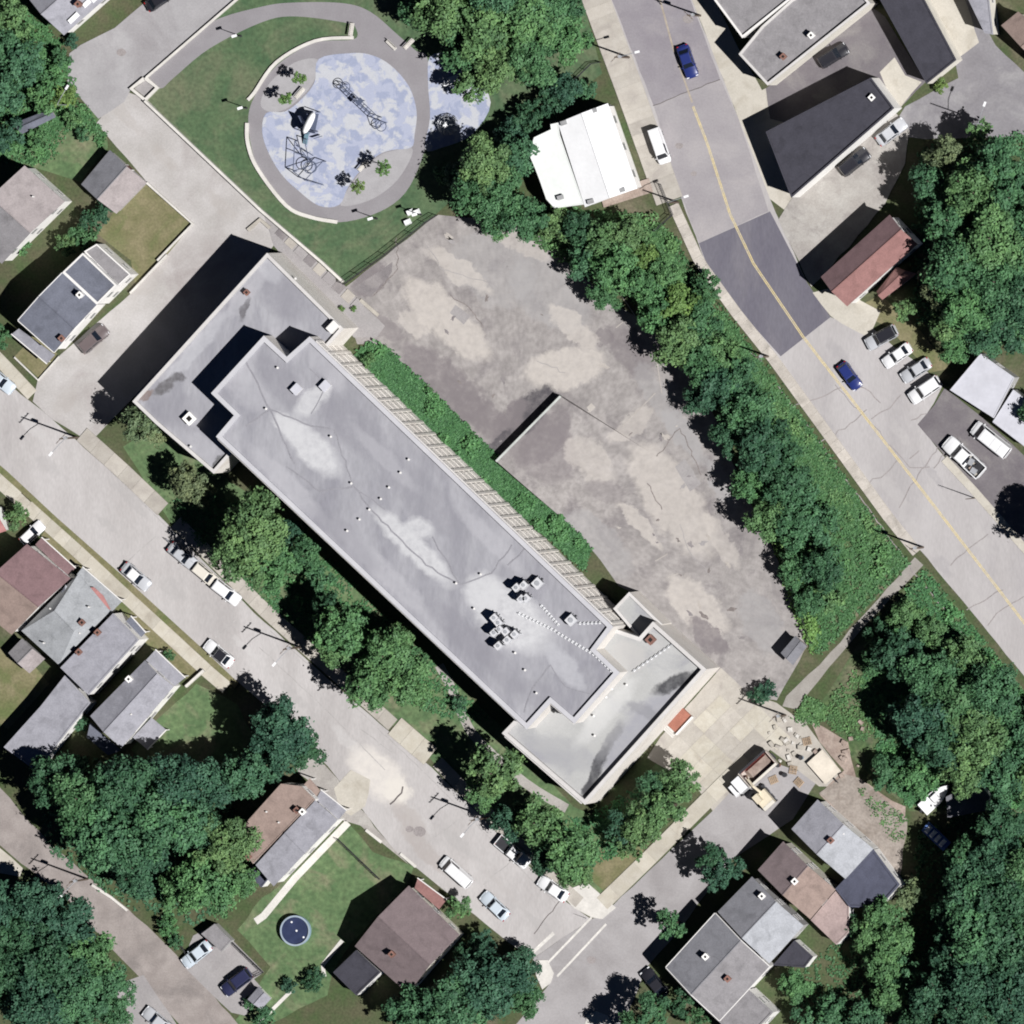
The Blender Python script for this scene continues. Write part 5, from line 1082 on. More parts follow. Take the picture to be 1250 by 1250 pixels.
t_ = frame('long overhead ladder of dark tubes on the play surface',
           [((420, 106, 2.2), (462, 146, 2.2)), ((424, 103, 2.2), (466, 143, 2.2))] + [((420 + 4.2 * k, 106 + 4 * k, 2.2), (424 + 4.2 * k, 103 + 4 * k, 2.2)) for k in range(11)] + [((462, 146, 2.2), (472, 150, 1.6)), ((462, 146, 2.2), (462, 156, 1.6)), ((462, 156, 1.6), (472, 150, 1.6))],
           [(420, 106, 2.2), (424, 103, 2.2), (441, 126, 2.2), (445, 123, 2.2), (462, 146, 2.2), (466, 143, 2.2), (472, 150, 1.6), (462, 156, 1.6)], .055, name='overhead_ladder', hoops=[(425, 106, 2.0, .7), (468, 154, 1.4, .7)], panels=[(443, 124, 2.25, (1.0, .7, .06), .8, PM)])
c0 = P(383, 150); t_ = thing('play_tower', 'play tower with a long white canopy at the left of the play surface', 'play tower', (c0.x, c0.y, .048))
for x, y in ((-.6, -1.5), (.6, -1.2), (-.3, 1.2), (.9, 1.5)): MB().tube([(x, y, 0), (x, y, 3.0)], .07, 8).build('post', PM, t_)
MB().box((.1, 0, 1.6), (1.4, 2.8, .12), -.2).build('platform', PM, t_)
for y in (-1.3, 1.3): MB().box((.1, y, 2.0), (1.2, .06, .8), -.2).build('side_panel', PM, t_)
cn = MB(); cm = Matrix.Rotation(R(63), 3, 'Z'); nn, mm_ = 12, 8; rings = []
for i in range(nn + 1):
    u = -1 + 2 * i / nn; rr = math.sqrt(max(0, 1 - abs(u) ** 2.4)); rings.append([cm @ Vector((u * 1.7, .5 * rr * math.cos(math.pi * j / mm_), 3.0 + .75 * rr * math.sin(math.pi * j / mm_))) for j in range(mm_ + 1)])
for i in range(nn):
    for j in range(mm_): cn.face([rings[i][j], rings[i + 1][j], rings[i + 1][j + 1], rings[i][j + 1]])
cn.build('canopy', RF['white'], t_, smooth=True)
MB().box((-.9, -2.0, .8), (.6, 2.4, .08), -.35, rot=Matrix.Rotation(-.35, 3, 'Z') @ Matrix.Rotation(.6, 3, 'X')).build('slide', mat('slide_teal', (.15, .25, .30), grain=.04), t_)
MB().box((-1.2, .2, 1.5), (.08, 1.8, 2.4), .5).build('climbing_wall', PM, t_); MB().box((-1.4, -.6, 1.0), (.9, .08, 2.0), .3).build('climbing_wall', PM, t_); MB().box((.8, -2.0, .9), (1.2, .08, .5), .3).build('side_rail', PM, t_)
c0 = P(547, 152); t_ = thing('dome_climber', 'pale net dome climber on the smaller play patch', 'climbing dome', (c0.x, c0.y, .036))
for k in range(5):
    a = k * math.pi / 5; MB().tube([(1.5 * math.cos(th) * math.cos(a), 1.5 * math.cos(th) * math.sin(a), 1.7 * math.sin(th)) for th in [i * math.pi / 12 for i in range(13)]], .05, 5).build('arch', STEEL, t_)
for k, z_ in enumerate((.5, 1.0, 1.4)):
    rr = 1.5 * math.sqrt(1 - (z_ / 1.7) ** 2); MB().tube([(rr * math.cos(i * math.pi / 10), rr * math.sin(i * math.pi / 10), z_) for i in range(21)], .05, 5, cap=False).build('ring', STEEL, t_)
MB().box((0, 0, 1.72), (.7, .7, .08)).build('top_plate', RF['white'], t_)
c0 = P(557, 98); t_ = thing('playhouse', 'white roofed playhouse on the smaller play patch', 'playhouse', (c0.x, c0.y, .036), .3)
MB().box((0, 0, 1.5), (1.3, 1.3, .12)).build('roof', RF['white'], t_); MB().box((-1.3, -.1, 1.3), (.8, .6, .1)).build('side_roof', RF['white'], t_)
for x in (-.5, .5):
    for y in (-.5, .5): MB().box((x, y, .72), (.08, .08, 1.44)).build('post', PM, t_)
MB().box((-1.3, -.1, .62), (.1, .1, 1.25)).build('post', PM, t_); MB().box((.4, -1.6, .3), (1.2, .5, .12)).build('bench_seat', TRIM, t_); MB().box((.4, -1.6, .12), (1.0, .1, .24)).build('bench_leg', PM, t_)
def bench(px, py, ang, label):
    c_ = P(px, py, .3); t_ = thing('park_bench', label, 'bench', (c_.x, c_.y, .036), ang); WD = mat('bench_pale', (.60, .57, .52), grain=.08)
    for k in range(3): MB().box((0, -.16 + .16 * k, .45), (1.8, .13, .05)).build('seat_slat', WD, t_)
    MB().box((0, .28, .75), (1.8, .05, .35)).build('backrest', WD, t_)
    for x in (-.75, .75): MB().box((x, 0, .22), (.08, .45, .44)).build('leg', PM, t_)
bench(367, 114, .85, 'white bench between the two small trees on the left pad'); bench(444, 203, .85, 'pale bench in tree shade on the lower pad'); bench(478, 55, -.75, 'pale bench at the start of the tree row'); bench(500, 54, .8, 'pale bench at the edge of the wood by the path'); bench(430, 36, 1.4, 'white bench at the path fork')
for k, (x, y, l) in enumerate([(286, 44, 'by the upper arch of the path'), (293, 132, 'on the lawn left of the ring path'), (452, 267, 'on the lawn below the ring path'), (506, 262, 'near the lot fence')]):
    c_ = P(x, y, 4.3); t_ = thing('lamp_post', 'dark park lamp with white head ' + l, 'lamp post', (c_.x, c_.y, .01))
    MB().tube([(0, 0, 0), (0, 0, 4.2)], .08, 8, r1=.05).build('pole', DARKM, t_); MB().box((0, 0, 4.35), (.75, .35, .16), .3).build('lamp_head', RF['white'], t_); MB().tube([(0, 0, 0), (0, 0, .3)], .16, 8).build('base', DARKM, t_)
for k, (x, y, l) in enumerate([(500, 259, 'left'), (508, 259, 'right'), (497, 271, 'lowest')]):
    c_ = P(x, y, .4); o = MB().box((0, 0, .4), (1.0, .8, .8), .4, top=.7).build('boulder', RF['white']); o.location = (c_.x, c_.y, .01); tag(o, l + ' of three white blocks on the lawn near the lot fence', 'block')

WOOD = mat('pole_wood', (.12, .09, .07), grain=.2, gscale=6)
def pole(px, py, label, h=11, arm=None, cross=True, name='utility_pole', cat='utility pole', r=.16, ang=.8, m=None):
    c_ = P(px, py); t_ = thing(name, label, cat, c_); m = m or WOOD
    MB().tube([(0, 0, 0), (0, 0, h)], r, 8, r1=r * .6).build('pole', m, t_)
    if cross:
        for z_ in (h - .5,):
            k = MB().box((0, 0, z_), (1.9, .09, .11), ang).build('crossarm', m, t_)
            v = Matrix.Rotation(ang, 3, 'Z')
            for x in (-.85, -.4, .4, .85):
                q = v @ Vector((x, 0, 0)); MB().tube([(q.x, q.y, z_ + .06), (q.x, q.y, z_ + .22)], .05, 6).build('insulator', STEEL, k)
        MB().tube([(.3, .1, h - 2.6), (.3, .1, h - 1.7)], .22, 10).build('transformer', STEEL, t_)
    if arm:
        a = Vector((math.cos(arm), math.sin(arm), 0)); MB().tube([(0, 0, 7.6), a * 1.3 + Vector((0, 0, 8.2)), a * 2.6 + Vector((0, 0, 8.3))], .05, 6).build('lamp_arm', STEEL, t_)
        MB().box(a * 2.9 + Vector((0, 0, 8.28)), (.7, .3, .14), arm).build('lamp_head', RF['white'], t_)
pole(95, 534, 'wooden utility pole with street lamp at the alley mouth', arm=-2.3); pole(107, 1073, 'wooden utility pole with lamp on the lower left lane', arm=-2.3); pole(367, 790, 'wooden utility pole with lamp by the tree shaded pavement', arm=-2.3)
pole(596, 998, 'wooden utility pole with lamp near the white pickup', arm=-2.3); pole(768, 70, 'wooden utility pole on the pavement above the white hall', 10, arm=.25); pole(855, 19, 'wooden utility pole by the upper forecourt', 9, ang=2.4)
pole(828, 247, 'short wooden pole beside the white hall corner', 7, arm=.3, cross=False); pole(938, 435, 'wooden utility pole at the end of the new asphalt', 9, ang=2.5); pole(1127, 668, 'wooden utility pole at the top of the footpath', 10, ang=2.5)
pole(1190, 608, 'thin pole beside the right hand car park', 7, cross=False, r=.08, name='light_pole', cat='light pole'); pole(1206, 151, 'pale street lamp pole at the upper right lane', 11, arm=1.2, cross=False, m=STEEL, r=.13, name='light_pole', cat='light pole')
pole(959, 873, 'wooden utility pole at the foot of the footpath', 9); pole(85, 128, 'pale bent street lamp at the dead-end corner', 7, arm=1.0, cross=False, r=.07, m=STEEL, name='light_pole', cat='light pole')
pole(716, 1121, 'stop sign post on the bright corner ramp', 2.6, cross=False, r=.04, m=STEEL, name='sign_post', cat='sign')
# fences
def fence(pts, h, label, m=None, step=2.4, mesh=True, cat='fence', rail=True):
    c = [P(x, y).to_2d() for x, y in pts]; o_ = Vector((c[0].x, c[0].y, 0)); t_ = thing('fence', label, cat, o_); m = m or DARKM
    for q in resample(c, step) + [c[-1]]:
        MB().tube([(q.x, q.y, 0), (q.x, q.y, h)], .045, 6).build('post', m, t_, o_)
    for a, b in zip(c, c[1:]):
        e = b - a; ang = math.atan2(e.y, e.x); md = (a + b) / 2
        for z_ in (h - .03, h * .5, .15): MB().box((md.x, md.y, z_), (e.length, .05, .06), ang).build('rail', m, t_, o_)
        n = int(e.length / .14); mb = MB()
        for i in range(n):
            q = a + e * ((i + .5) / n); mb.box((q.x, q.y, h / 2 + .05), (.018, .018, h - .1), ang)
        k = mb.build('bars', m, t_, o_); k['kind'] = 'stuff'
fence([(421, 347), (470, 312), (520, 272), (534, 263)], 1.8, 'dark wire fence between park lawn and vacant lot')
fence([(284, 1150), (322, 1187), (308, 1194)], 1.2, 'dark fence round the parking pad')
fence([(413, 1024), (464, 1073)], 1.1, 'dark fence across the back lawn'); fence([(807, 225), (822, 262), (800, 282)], 1.6, 'dark fence round the yard below the white hall')
fence([(700, 100), (722, 78), (734, 76)], 1.2, 'low fence above the white hall'); fence([(958, 690), (975, 740), (992, 785)], 1.6, 'dark fence along the right edge of the lot'); fence([(235, 1175), (212, 1140), (196, 1120)], 1.0, 'dark fence along the lane beside the trees')
fence([(746, 128), (782, 228)], 1.1, 'railing along the road side of the white hall', STEEL); fence([(204, 658), (244, 692)], 1.0, 'railing in the shade behind the parked cars', STEEL)
for k, (pl, w_, h_, l) in enumerate([([(113, 1080), (136, 1095), (156, 1111)], .35, .5, 'pale low wall along the lane under the trees'), ([(425, 1004), (360, 1072), (322, 1118), (312, 1125)], 1.0, .06, 'pale concrete walk beside the white side wall'), ([(418, 1148), (394, 1178), (396, 1192)], .6, .08, 'short pale walk by the brown house annex'),
                                     ([(355, 1210), (325, 1240), (300, 1262)], .5, .08, 'pale garden walk at the bottom edge'), ([(447, 1013), (466, 1028)], .4, .25, 'white edging stones on the lawn, upper piece'), ([(489, 1042), (508, 1058)], .4, .25, 'white edging stones on the lawn, lower piece'),
                                     ([(735, 245), (795, 226)], 2.0, .3, 'cluttered brick terrace below the white hall'), ([(165, 830), (186, 812)], .4, .3, 'white garden edge beside the grey house'), ([(228, 838), (250, 818)], .35, .9, 'pale retaining wall at the side lawn')]):
    strip_wall('garden_wall' if h_ > .2 else 'walkway', pl, w_, h_, l, 'white_conc' if k != 6 else 'mulch', 'wall' if h_ > .2 else 'walkway')

# ------------------------------------------------------------------ trees
LEAF = {'b': leafmat('leaf_bright', (.100, .214, .092)), 'm': leafmat('leaf_mid', (.064, .164, .080)), 'd': leafmat('leaf_dark', (.043, .116, .068)), 'p': leafmat('leaf_pale', (.13, .185, .10), .25), 'y': leafmat('leaf_yellow', (.13, .235, .075)), 'g': leafmat('leaf_ground', (.076, .190, .080))}
BARK = mat('bark', (.09, .07, .055), grain=.3, gscale=8)
def leaf_mesh(name, pts, sizes, tints, nrms, rg):
    """one quad per leaf spray"""
    vs, fs = [], []; cols = []
    for p, s, t, n in zip(pts, sizes, tints, nrms):
        a = n.cross(Vector((rg.uniform(-1, 1), rg.uniform(-1, 1), rg.uniform(-1, 1))))
        if a.length < 1e-3: a = Vector((1, 0, 0))
        a.normalize(); b = n.cross(a).normalized(); k = len(vs); u = s * rg.uniform(.7, 1.25); v = s * rg.uniform(.45, .85)
        vs += [tuple(p - a * u), tuple(p - b * v + a * u * .15), tuple(p + a * u), tuple(p + b * v - a * u * .1)]
        fs.append((k, k + 1, k + 2, k + 3)); cols.append(t)
    me = bpy.data.meshes.new(name); me.from_pydata(vs, [], fs)
    at = me.attributes.new('tint', 'FLOAT', 'FACE'); at.data.foreach_set('value', cols)
    return me
def make_tree(Rr, seed, nl, leaf, flat=.78):
    """crown of radius Rr centred at the origin; trunk and limbs reach it from below"""
    rg = random.Random(seed); lobes = [(Vector((0, 0, Rr * .15)), Rr * .36)]; k = max(7, int(6 + Rr * 2.4)); g = math.pi * (3 - 5 ** .5)
    for i in range(k):
        z = 1 - 1.45 * (i + .5) / k; r_ = math.sqrt(max(0, 1 - z * z)); a = g * i + rg.uniform(-.5, .5)
        d = rg.uniform(.50, .82); lobes.append((Vector((math.cos(a) * r_ * d * Rr, math.sin(a) * r_ * d * Rr, z * d * Rr * flat)), Rr * rg.uniform(.17, .34)))
    wt = [l[1] ** 2 for l in lobes]; W = sum(wt); pts, sz, tn, nm = [], [], [], []
    for (c, r_), w_ in zip(lobes, wt):
        tone = rg.random(); n = int(nl * w_ / W); nc = max(3, int(n / 14))
        for j in range(nc):
            d = Vector((rg.gauss(0, 1), rg.gauss(0, 1), rg.gauss(.35, 1))).normalized(); rad = r_ * rg.uniform(.78, 1.14); cc = c + Vector((d.x * rad, d.y * rad, d.z * rad * .85)); ct = rg.uniform(-.25, .25); cs = r_ * rg.uniform(.12, .26)
            for q in range(14):
                e = Vector((rg.gauss(0, 1), rg.gauss(0, 1), rg.gauss(0, .7))) * cs
                nrm = (d * 1.0 + Vector((rg.gauss(0, .6), rg.gauss(0, .6), rg.gauss(.45, .5)))).normalized()
                pts.append(cc + e); sz.append(leaf * rg.uniform(.6, 1.2)); tn.append(min(1, max(0, .25 + .5 * tone + ct + rg.uniform(-.12, .12)))); nm.append(nrm)
    cm_ = leaf_mesh('crown', pts, sz, tn, nm, rg); cm_.materials.append(LEAF['m'])
    tr_ = MB(); H = Rr * 1.55
    tr_.tube([(0, 0, -H), (rg.uniform(-.1, .1), rg.uniform(-.1, .1), -H * .55), (0, 0, -.1 * Rr), (rg.uniform(-.2, .2), rg.uniform(-.2, .2), Rr * .45)], Rr * .075, 8, r1=Rr * .02)
    for c, r_ in lobes[1::2]: 
        st_ = Vector((0, 0, -Rr * rg.uniform(.35, .7))); tr_.tube([st_, st_.lerp(c, .5) + Vector((0, 0, .08 * Rr)), c], Rr * .032, 5, r1=Rr * .008)
    tm = tr_.build('trunk', BARK); COL.objects.unlink(tm)
    co = bpy.data.objects.new('crown', cm_)
    return co, tm
SRC = {'L': [make_tree(5.2, 100 + i, 8600, .275, .7 + .05 * i) for i in range(6)], 'M': [make_tree(3.6, 200 + i, 5200, .225, .7 + .05 * i) for i in range(6)], 'S': [make_tree(1.8, 300 + i, 2200, .15) for i in range(3)]}
RAD = {'L': 5.2, 'M': 3.6, 'S': 1.8}
TONE = {'b': 'bright green', 'm': 'mid green', 'd': 'dark green', 'p': 'pale olive', 'y': 'yellow-green'}
tr_rg = random.Random(77)
def tree(px, py, rpx, tone, label, group=None, hk=1.0, name=None):
    r_ = rpx * GSD * 1.02; key = 'L' if r_ > 4.3 else 'M' if r_ > 2.5 else 'S'; s = r_ / RAD[key]
    zc = max(r_ * .85, (r_ * 1.5 + .2) * hk * tr_rg.uniform(.88, 1.15)); co, tm = tr_rg.choice(SRC[key]); p = P(px, py, zc + r_ * .25)
    shrub = r_ < 1.75
    t_ = thing(name or ('shrub' if shrub else 'broadleaf_tree'), label, 'shrub' if shrub else 'tree', (p.x, p.y, 0), tr_rg.uniform(0, 6.28), group)
    for o in (co, tm):
        c_ = o.copy(); COL.objects.link(c_); c_.parent = t_; c_.location = (0, 0, zc)
        c_.scale = (s, s, s * (1.0 if o is co else zc / (RAD[key] * 1.55 * s)))
        if o is co: c_.material_slots[0].link = 'OBJECT'; c_.material_slots[0].material = LEAF[tone]
    return t_
def cluster(phrase, items, hk=1.0):
    items = sorted([(*q[:3], {'d': 'm', 'm': 'b'}.get(q[3], q[3]) if tr_rg.random() < .22 else q[3], *q[4:]) for q in items], key=lambda q: (q[1], q[0]))
    for i, q in enumerate(items):
        sz = 'large ' if q[2] >= 42 else 'small ' if q[2] < 26 else ''
        if len(items) == 1: lb = f'{sz}{TONE[q[3]]} tree {phrase}'
        else: lb = f'{sz}{TONE[q[3]]} tree, {ORD[i]} from the top {phrase}'
        tree(q[0], q[1], q[2], q[3], lb, 'trees ' + phrase, q[4] if len(q) > 4 else hk)
cluster('in the wood above the playground', [(505, 12, 26, 'm'), (540, 12, 42, 'b'), (590, 30, 48, 'b'), (648, 22, 46, 'b'), (690, 45, 34, 'b'), (608, 78, 38, 'b'), (562, 62, 34, 'm'), (648, 72, 38, 'm'), (575, 100, 26, 'b'), (670, 5, 40, 'm'), (615, -10, 45, 'm')], 1.0)
cluster('above the white hall', [(690, 108, 22, 'd'), (668, 128, 20, 'd'), (645, 145, 20, 'd'), (715, 110, 14, 'm'), (625, 165, 22, 'd')], .7)
cluster('left of the white hall', [(592, 200, 38, 'm'), (575, 240, 32, 'm'), (612, 245, 38, 'm'), (628, 190, 30, 'd'), (645, 268, 26, 'm'), (560, 215, 22, 'd'), (605, 275, 22, 'b')], 1.15)
cluster('in the row beside the lot', [(680, 270, 24, 'm'), (705, 280, 26, 'd'), (735, 292, 28, 'b'), (765, 285, 26, 'b'), (790, 318, 22, 'y'), (715, 318, 28, 'm'), (752, 332, 32, 'b'), (785, 350, 26, 'b'), (808, 335, 24, 'b'), (738, 360, 22, 'd'),
         (800, 385, 30, 'b'), (828, 375, 28, 'y'), (852, 395, 28, 'm'), (825, 420, 34, 'b'), (862, 350, 20, 'm'), (855, 440, 30, 'm'), (876, 428, 26, 'b'), (878, 475, 34, 'd'), (898, 462, 28, 'm'), (850, 488, 22, 'd'),
         (905, 505, 34, 'd'), (922, 500, 30, 'm'), (890, 535, 26, 'd'), (925, 545, 36, 'd'), (945, 545, 32, 'd'), (915, 590, 28, 'm'), (950, 590, 34, 'd'), (965, 600, 30, 'd', .8), (940, 635, 30, 'm'), (965, 645, 32, 'd', .8), (992, 640, 32, 'd', .8), (970, 690, 26, 'm', .7), (1005, 690, 30, 'd', .7), (985, 735, 22, 'm', .5), (1012, 728, 20, 'b', .5)], 0.95)
cluster('in the wood right of the footpath', [(1075, 775, 20, 'd', .6), (1105, 750, 22, 'b', .6), (1070, 805, 22, 'd', .7), (1098, 800, 32, 'd'), (1135, 775, 24, 'b', .6), (1130, 825, 38, 'm'), (1170, 800, 30, 'b'), (1165, 855, 42, 'm'), (1210, 845, 38, 'm'), (1118, 878, 36, 'd', 1.3), (1150, 905, 40, 'd'), (1195, 900, 44, 'm'), (1238, 890, 36, 'm'), (1082, 945, 24, 'm', .6), (1120, 950, 28, 'b', .8), (1225, 945, 40, 'm'), (1180, 940, 32, 'b'), (1270, 950, 40, 'm'), (1270, 900, 40, 'm')], 1.0)
cluster('in the lower right wood', [(1225, 1010, 36, 'd'), (1180, 1050, 32, 'm'), (1215, 1050, 42, 'd'), (1255, 1060, 42, 'd'), (1185, 1090, 38, 'm'), (1230, 1105, 44, 'd'), (1165, 1120, 28, 'm'), (1200, 1145, 44, 'd'), (1245, 1165, 42, 'd'), (1160, 1165, 34, 'd'), (1190, 1200, 42, 'd'), (1140, 1215, 34, 'd'), (1235, 1220, 44, 'd'), (1180, 1250, 40, 'd'), (1275, 1130, 44, 'd'), (1120, 1250, 30, 'd')], 1.35)
cluster('behind the row houses', [(1075, 1115, 24, 'b'), (1062, 1140, 26, 'b'), (1090, 1150, 28, 'b'), (1078, 1180, 28, 'b'), (1100, 1195, 28, 'm'), (1085, 1215, 26, 'm'), (1040, 1130, 14, 'd'), (970, 1203, 22, 'b'), (1015, 1238, 26, 'm'), (985, 1248, 20, 'm'), (1055, 1248, 28, 'm'), (1110, 1090, 20, 'p')], 1.0)
cluster('in the upper right wood', [(1195, 165, 18, 'b'), (1155, 195, 26, 'p'), (1135, 222, 26, 'm'), (1215, 200, 34, 'd'), (1190, 235, 42, 'b'), (1235, 240, 36, 'm'), (1160, 270, 36, 'm'), (1210, 290, 44, 'b'), (1245, 300, 38, 'm'), (1170, 320, 42, 'm'), (1215, 345, 42, 'm'), (1145, 345, 30, 'p'), (1250, 360, 38, 'd'), (1180, 375, 38, 'm'), (1225, 400, 36, 'd'), (1155, 395, 28, 'b'), (1165, 425, 22, 'b'), (1200, 415, 24, 'm'), (1280, 260, 42, 'm'), (1105, 378, 16, 'b')], 1.5)
cluster('over the right car park', [(1282, 640, 36, 'd'), (1262, 505, 22, 'd')], 1.0)
cluster('in the upper left corner', [(12, 30, 30, 'b'), (25, 75, 34, 'm'), (8, 110, 30, 'm'), (58, 95, 20, 'b'), (75, 70, 14, 'm'), (50, 122, 20, 'b'), (78, 118, 16, 'y'), (88, 145, 12, 'b'), (10, 165, 20, 'd'), (45, 170, 14, 'b'), (-20, 60, 40, 'm'), (88, 50, 10, 'd'), (100, 165, 9, 'm')], .7)
cluster('beside the slate row houses', [(112, 268, 16, 'd'), (125, 258, 14, 'd'), (100, 288, 18, 'm'), (80, 298, 14, 'b'), (28, 300, 12, 'b'), (0, 412, 14, 'm'), (20, 630, 16, 'b')], .7)
cluster('in the lower left grove', [(340, 895, 44, 'd'), (368, 915, 28, 'd'), (300, 945, 36, 'd'), (330, 930, 30, 'd'), (265, 955, 34, 'd'), (215, 955, 40, 'd'), (150, 965, 48, 'd'), (95, 975, 42, 'd'), (60, 950, 34, 'd'), (190, 1005, 46, 'd'), (130, 1025, 46, 'd'), (235, 1010, 38, 'm'), (165, 1060, 40, 'd'), (275, 1035, 38, 'b'), (250, 1080, 40, 'b'), (215, 1090, 28, 'b'), (295, 1075, 24, 'b')], 1.3)
cluster('in the corner wood below the lane', [(-5, 1110, 36, 'd'), (45, 1105, 38, 'd'), (80, 1130, 36, 'd'), (20, 1150, 42, 'd'), (65, 1180, 44, 'd'), (110, 1165, 36, 'm'), (135, 1200, 28, 'm'), (95, 1225, 40, 'm'), (40, 1230, 42, 'd'), (140, 1235, 26, 'm'), (0, 1200, 40, 'd')], 1.15)
cluster('by the upper wing corner', [(173, 520, 26, 'p'), (228, 585, 24, 'p'), (245, 600, 18, 'p')], 1.5)
cluster('in the street row', [(312, 640, 42, 'b'), (300, 675, 40, 'b'), (330, 690, 34, 'b'), (372, 680, 24, 'm'), (360, 655, 20, 'd'), (390, 705, 18, 'm'), (412, 765, 36, 'b'), (400, 740, 22, 'd'), (408, 790, 28, 'b'), (470, 800, 36, 'b'), (490, 830, 34, 'b'), (455, 835, 34, 'm'), (485, 780, 22, 'b'), (510, 808, 16, 'm'),
         (600, 945, 36, 'm'), (588, 968, 24, 'b'), (625, 1000, 26, 'd'), (655, 1005, 34, 'b'), (692, 1035, 36, 'b'), (700, 1062, 24, 'b'), (670, 1045, 26, 'd')], 1.4)
cluster('by the end wing', [(828, 955, 26, 'b'), (810, 985, 30, 'b'), (785, 1005, 28, 'b'), (770, 1030, 20, 'b'), (795, 960, 22, 'm'), (755, 1010, 20, 'd')], 1.3)
cluster('along the cross street', [(868, 1050, 20, 'd'), (890, 1062, 20, 'd'), (874, 1072, 18, 'd'), (818, 1128, 20, 'm'), (795, 1235, 24, 'd'), (830, 1225, 16, 'd'), (850, 1245, 14, 'm'), (770, 1260, 24, 'd')], 1.7)
cluster('beside the brown house', [(600, 1200, 46, 'd'), (550, 1232, 42, 'd'), (635, 1180, 24, 'd'), (640, 1220, 26, 'm'), (500, 1240, 34, 'd'), (575, 1170, 24, 'd'), (560, 1108, 16, 'm'), (590, 1150, 16, 'd')], 1.0)
cluster('around the back lawn', [(352, 1204, 10, 'd'), (380, 1200, 12, 'd'), (386, 1190, 10, 'd'), (322, 1243, 16, 'm'), (305, 1225, 9, 'm'), (205, 1130, 14, 'm'), (215, 1150, 10, 'm')], .6)
for x, y, r_, l in ((365, 96, 9, 'upper right of the two on the left pad'), (348, 120, 9, 'lower left of the two on the left pad'), (468, 205, 10, 'right of the two on the lower pad'), (437, 228, 9, 'left of the two on the lower pad')):
    tree(x, y, r_, 'y', 'small round young tree, ' + l, 'young trees round the play surface', 2.3, 'young_tree')
for k, (x, y, r_, l) in enumerate([(450, 440, 10, 'at the upper end of the vine strip'), (936, 843, 12, 'beside the lower shed of the lot'), (925, 850, 12, 'by the footpath foot'), (417, 377, 4, 'on the stepped paving, left'), (432, 377, 4, 'on the stepped paving, right'), (1148, 105, 9, 'at the corner of the dark long roof'), (175, 860, 8, 'beside the grey house porch'), (205, 800, 8, 'in the front yard of the grey house'), (500, 1180, 8, 'behind the brown house annex'), (540, 215, 12, 'at the ring path edge'),
                                   (98, 880, 12, 'behind the flat-roofed rear wing'), (245, 500, 5, 'between the wings'), (560, 860, 10, 'by the dirt walk along the long building'), (335, 600, 10, 'under the long building wall')]):
    tree(x, y, r_, ['b', 'd', 'd', 'y', 'y', 'y', 'm', 'm', 'm', 'm', 'm', 'm', 'm', 'm'][k], 'small shrub ' + l, None, .6)

# ------------------------------------------------------------------ low growth nobody could count
def growth(name, poly, n, h, leaf, tone, label, seed, hump=0.0, cat='ground cover'):
    rg = random.Random(seed); xs = [p[0] for p in poly]; ys = [p[1] for p in poly]; pts, sz, tn, nm = [], [], [], []; bl = [(rg.uniform(min(xs), max(xs)), rg.uniform(min(ys), max(ys)), rg.uniform(4, 14), rg.uniform(.3, 1)) for _ in range(70)]
    while len(pts) < n:
        x, y = rg.uniform(min(xs), max(xs)), rg.uniform(min(ys), max(ys))
        if not inpoly(x, y, poly): continue
        hh = .15; tt = .4
        for bx, by, br, bh in bl:
            d = math.hypot(x - bx, y - by) / br
            if d < 1: hh = max(hh, bh * (1 - d * d)); tt = .25 + .6 * bh
        p0 = P(x, y, h * hh * .5)
        for q in range(5):
            pts.append(Vector((p0.x + rg.gauss(0, .22), p0.y + rg.gauss(0, .22), h * hh * rg.uniform(.5, 1) + .05))); sz.append(leaf * rg.uniform(.6, 1.2)); tn.append(min(1, max(0, tt + rg.uniform(-.3, .3)))); nm.append(Vector((rg.gauss(0, .5), rg.gauss(0, .5), 1)).normalized())
    me = leaf_mesh(name, pts, sz, tn, nm, rg); me.materials.append(LEAF[tone]); o = bpy.data.objects.new(name, me); COL.objects.link(o); return tag(o, label, cat, None, 'stuff')
growth('vines', [(433, 432), (455, 418), (466, 420), (530, 480), (604, 556), (655, 600), (720, 668), (712, 695), (630, 622), (505, 520)], 21000, 1.9, .24, 'g', 'thick green vines between the long facade and the vacant lot', 1)
growth('weeds', [(842, 325), (935, 448), (1080, 652), (1110, 688), (1000, 800), (985, 785), (960, 690), (890, 520), (800, 380), (765, 300), (800, 280), (825, 290)], 26000, 1.6, .24, 'g', 'weeds covering the bank below the main road', 2)
growth('weeds', [(1128, 695), (1200, 780), (1262, 860), (1262, 985), (1110, 985), (1078, 955), (1070, 900), (1050, 850), (1060, 790)], 22000, 1.5, .24, 'g', 'weeds on the slope right of the footpath', 3)
growth('vines', [(-20, 0), (30, 0), (70, 45), (85, 90), (100, 125), (130, 165), (125, 180), (90, 150), (60, 200), (25, 200), (-20, 190)], 12000, 1.3, .22, 'g', 'vines and brush in the upper left corner', 4)
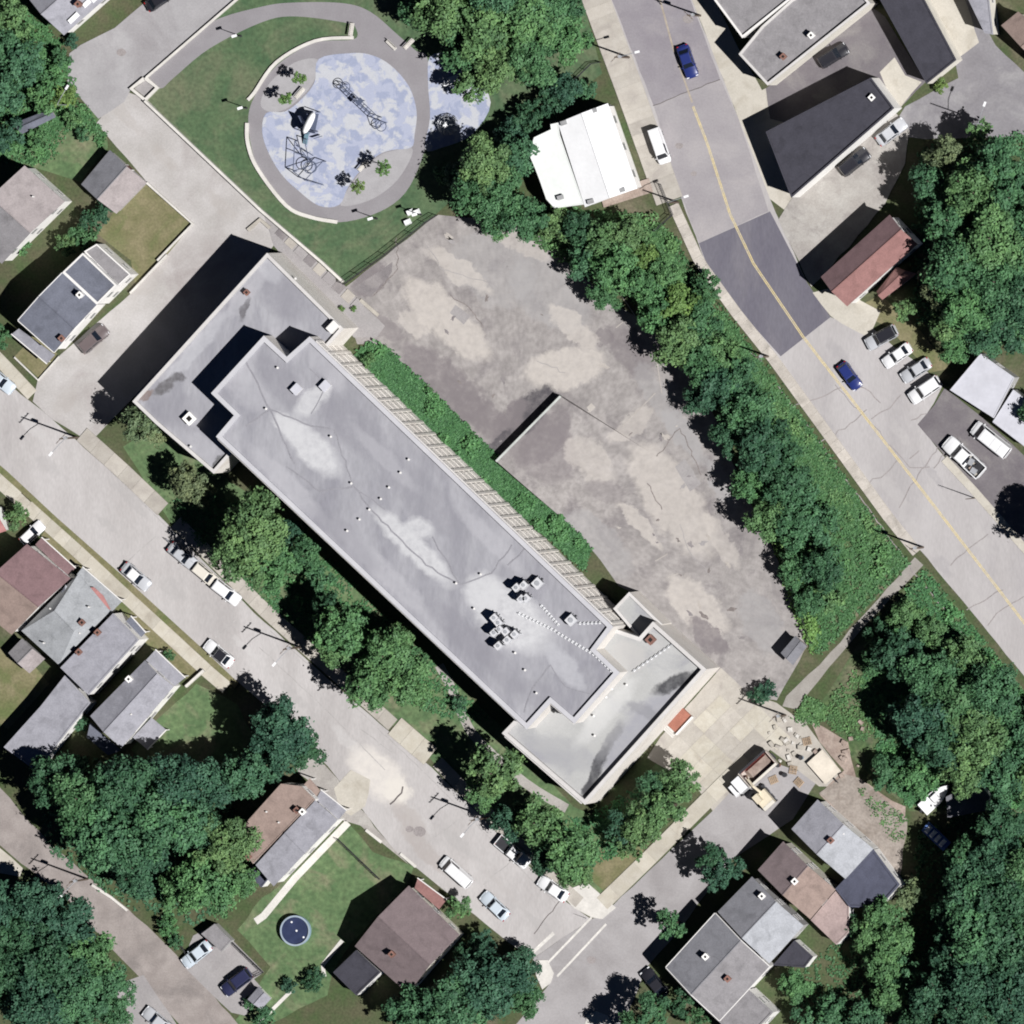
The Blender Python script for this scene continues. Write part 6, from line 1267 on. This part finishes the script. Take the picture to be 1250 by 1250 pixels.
growth('brush', [(620, 265), (680, 250), (740, 260), (800, 262), (830, 300), (780, 370), (700, 330), (640, 285)], 8000, 1.5, .24, 'g', 'brush below the white hall', 5)
growth('brush', [(210, 610), (260, 600), (360, 640), (600, 880), (560, 880), (440, 840), (330, 740), (230, 650)], 8000, .9, .22, 'g', 'low plants under the street trees', 6)
growth('brush', [(40, 920), (110, 925), (200, 925), (290, 985), (300, 1080), (240, 1130), (160, 1108), (60, 1040)], 8000, 1.0, .24, 'm', 'dark undergrowth of the lower left grove', 7)
growth('brush', [(1122, 1015), (1260, 960), (1260, 1260), (1000, 1260), (950, 1200), (1060, 1125), (1112, 1100)], 9000, 1.0, .24, 'm', 'dark undergrowth of the lower right wood', 8)
growth('brush', [(1120, 180), (1260, 160), (1260, 430), (1190, 430), (1120, 390), (1110, 320)], 9000, 1.0, .24, 'm', 'dark undergrowth of the upper right wood', 9)
growth('brush', [(705, 1000), (730, 990), (820, 935), (840, 960), (760, 1040), (720, 1060), (640, 1030), (620, 990)], 4000, .8, .22, 'g', 'low plants round the end wing corner', 10)
growth('ivy', [(163, 497), (190, 519), (206, 534), (196, 545), (160, 512)], 900, 9.0, .2, 'p', 'pale ivy at the upper wing corner', 11, cat='ivy')
growth('weeds', [(1000, 870), (1035, 830), (1060, 800), (1070, 900), (1050, 905), (1020, 895)], 1500, .5, .18, 'g', 'thin weeds on the open ground right of the footpath', 14)
growth('weeds', [(985, 850), (1010, 865), (1000, 885), (968, 878)], 900, .5, .2, 'g', 'weeds at the foot of the footpath', 12)
growth('weeds', [(938, 635), (950, 632), (982, 715), (1002, 780), (992, 795), (968, 742)], 2600, 1.6, .24, 'y', 'lime green weeds along the lower right edge of the lot', 13)
growth('weeds', [(880, 385), (938, 462), (1078, 655), (1105, 684), (1080, 700), (1035, 655), (985, 585), (915, 480)], 7000, 1.1, .22, 'b', 'light green grass edge along the main road pavement', 15)
growth('weeds', [(1045, 960), (1075, 975), (1108, 1000), (1100, 1030), (1085, 1020), (1060, 985)], 420, .4, .16, 'g', 'sparse weeds along the dirt drive', 16)
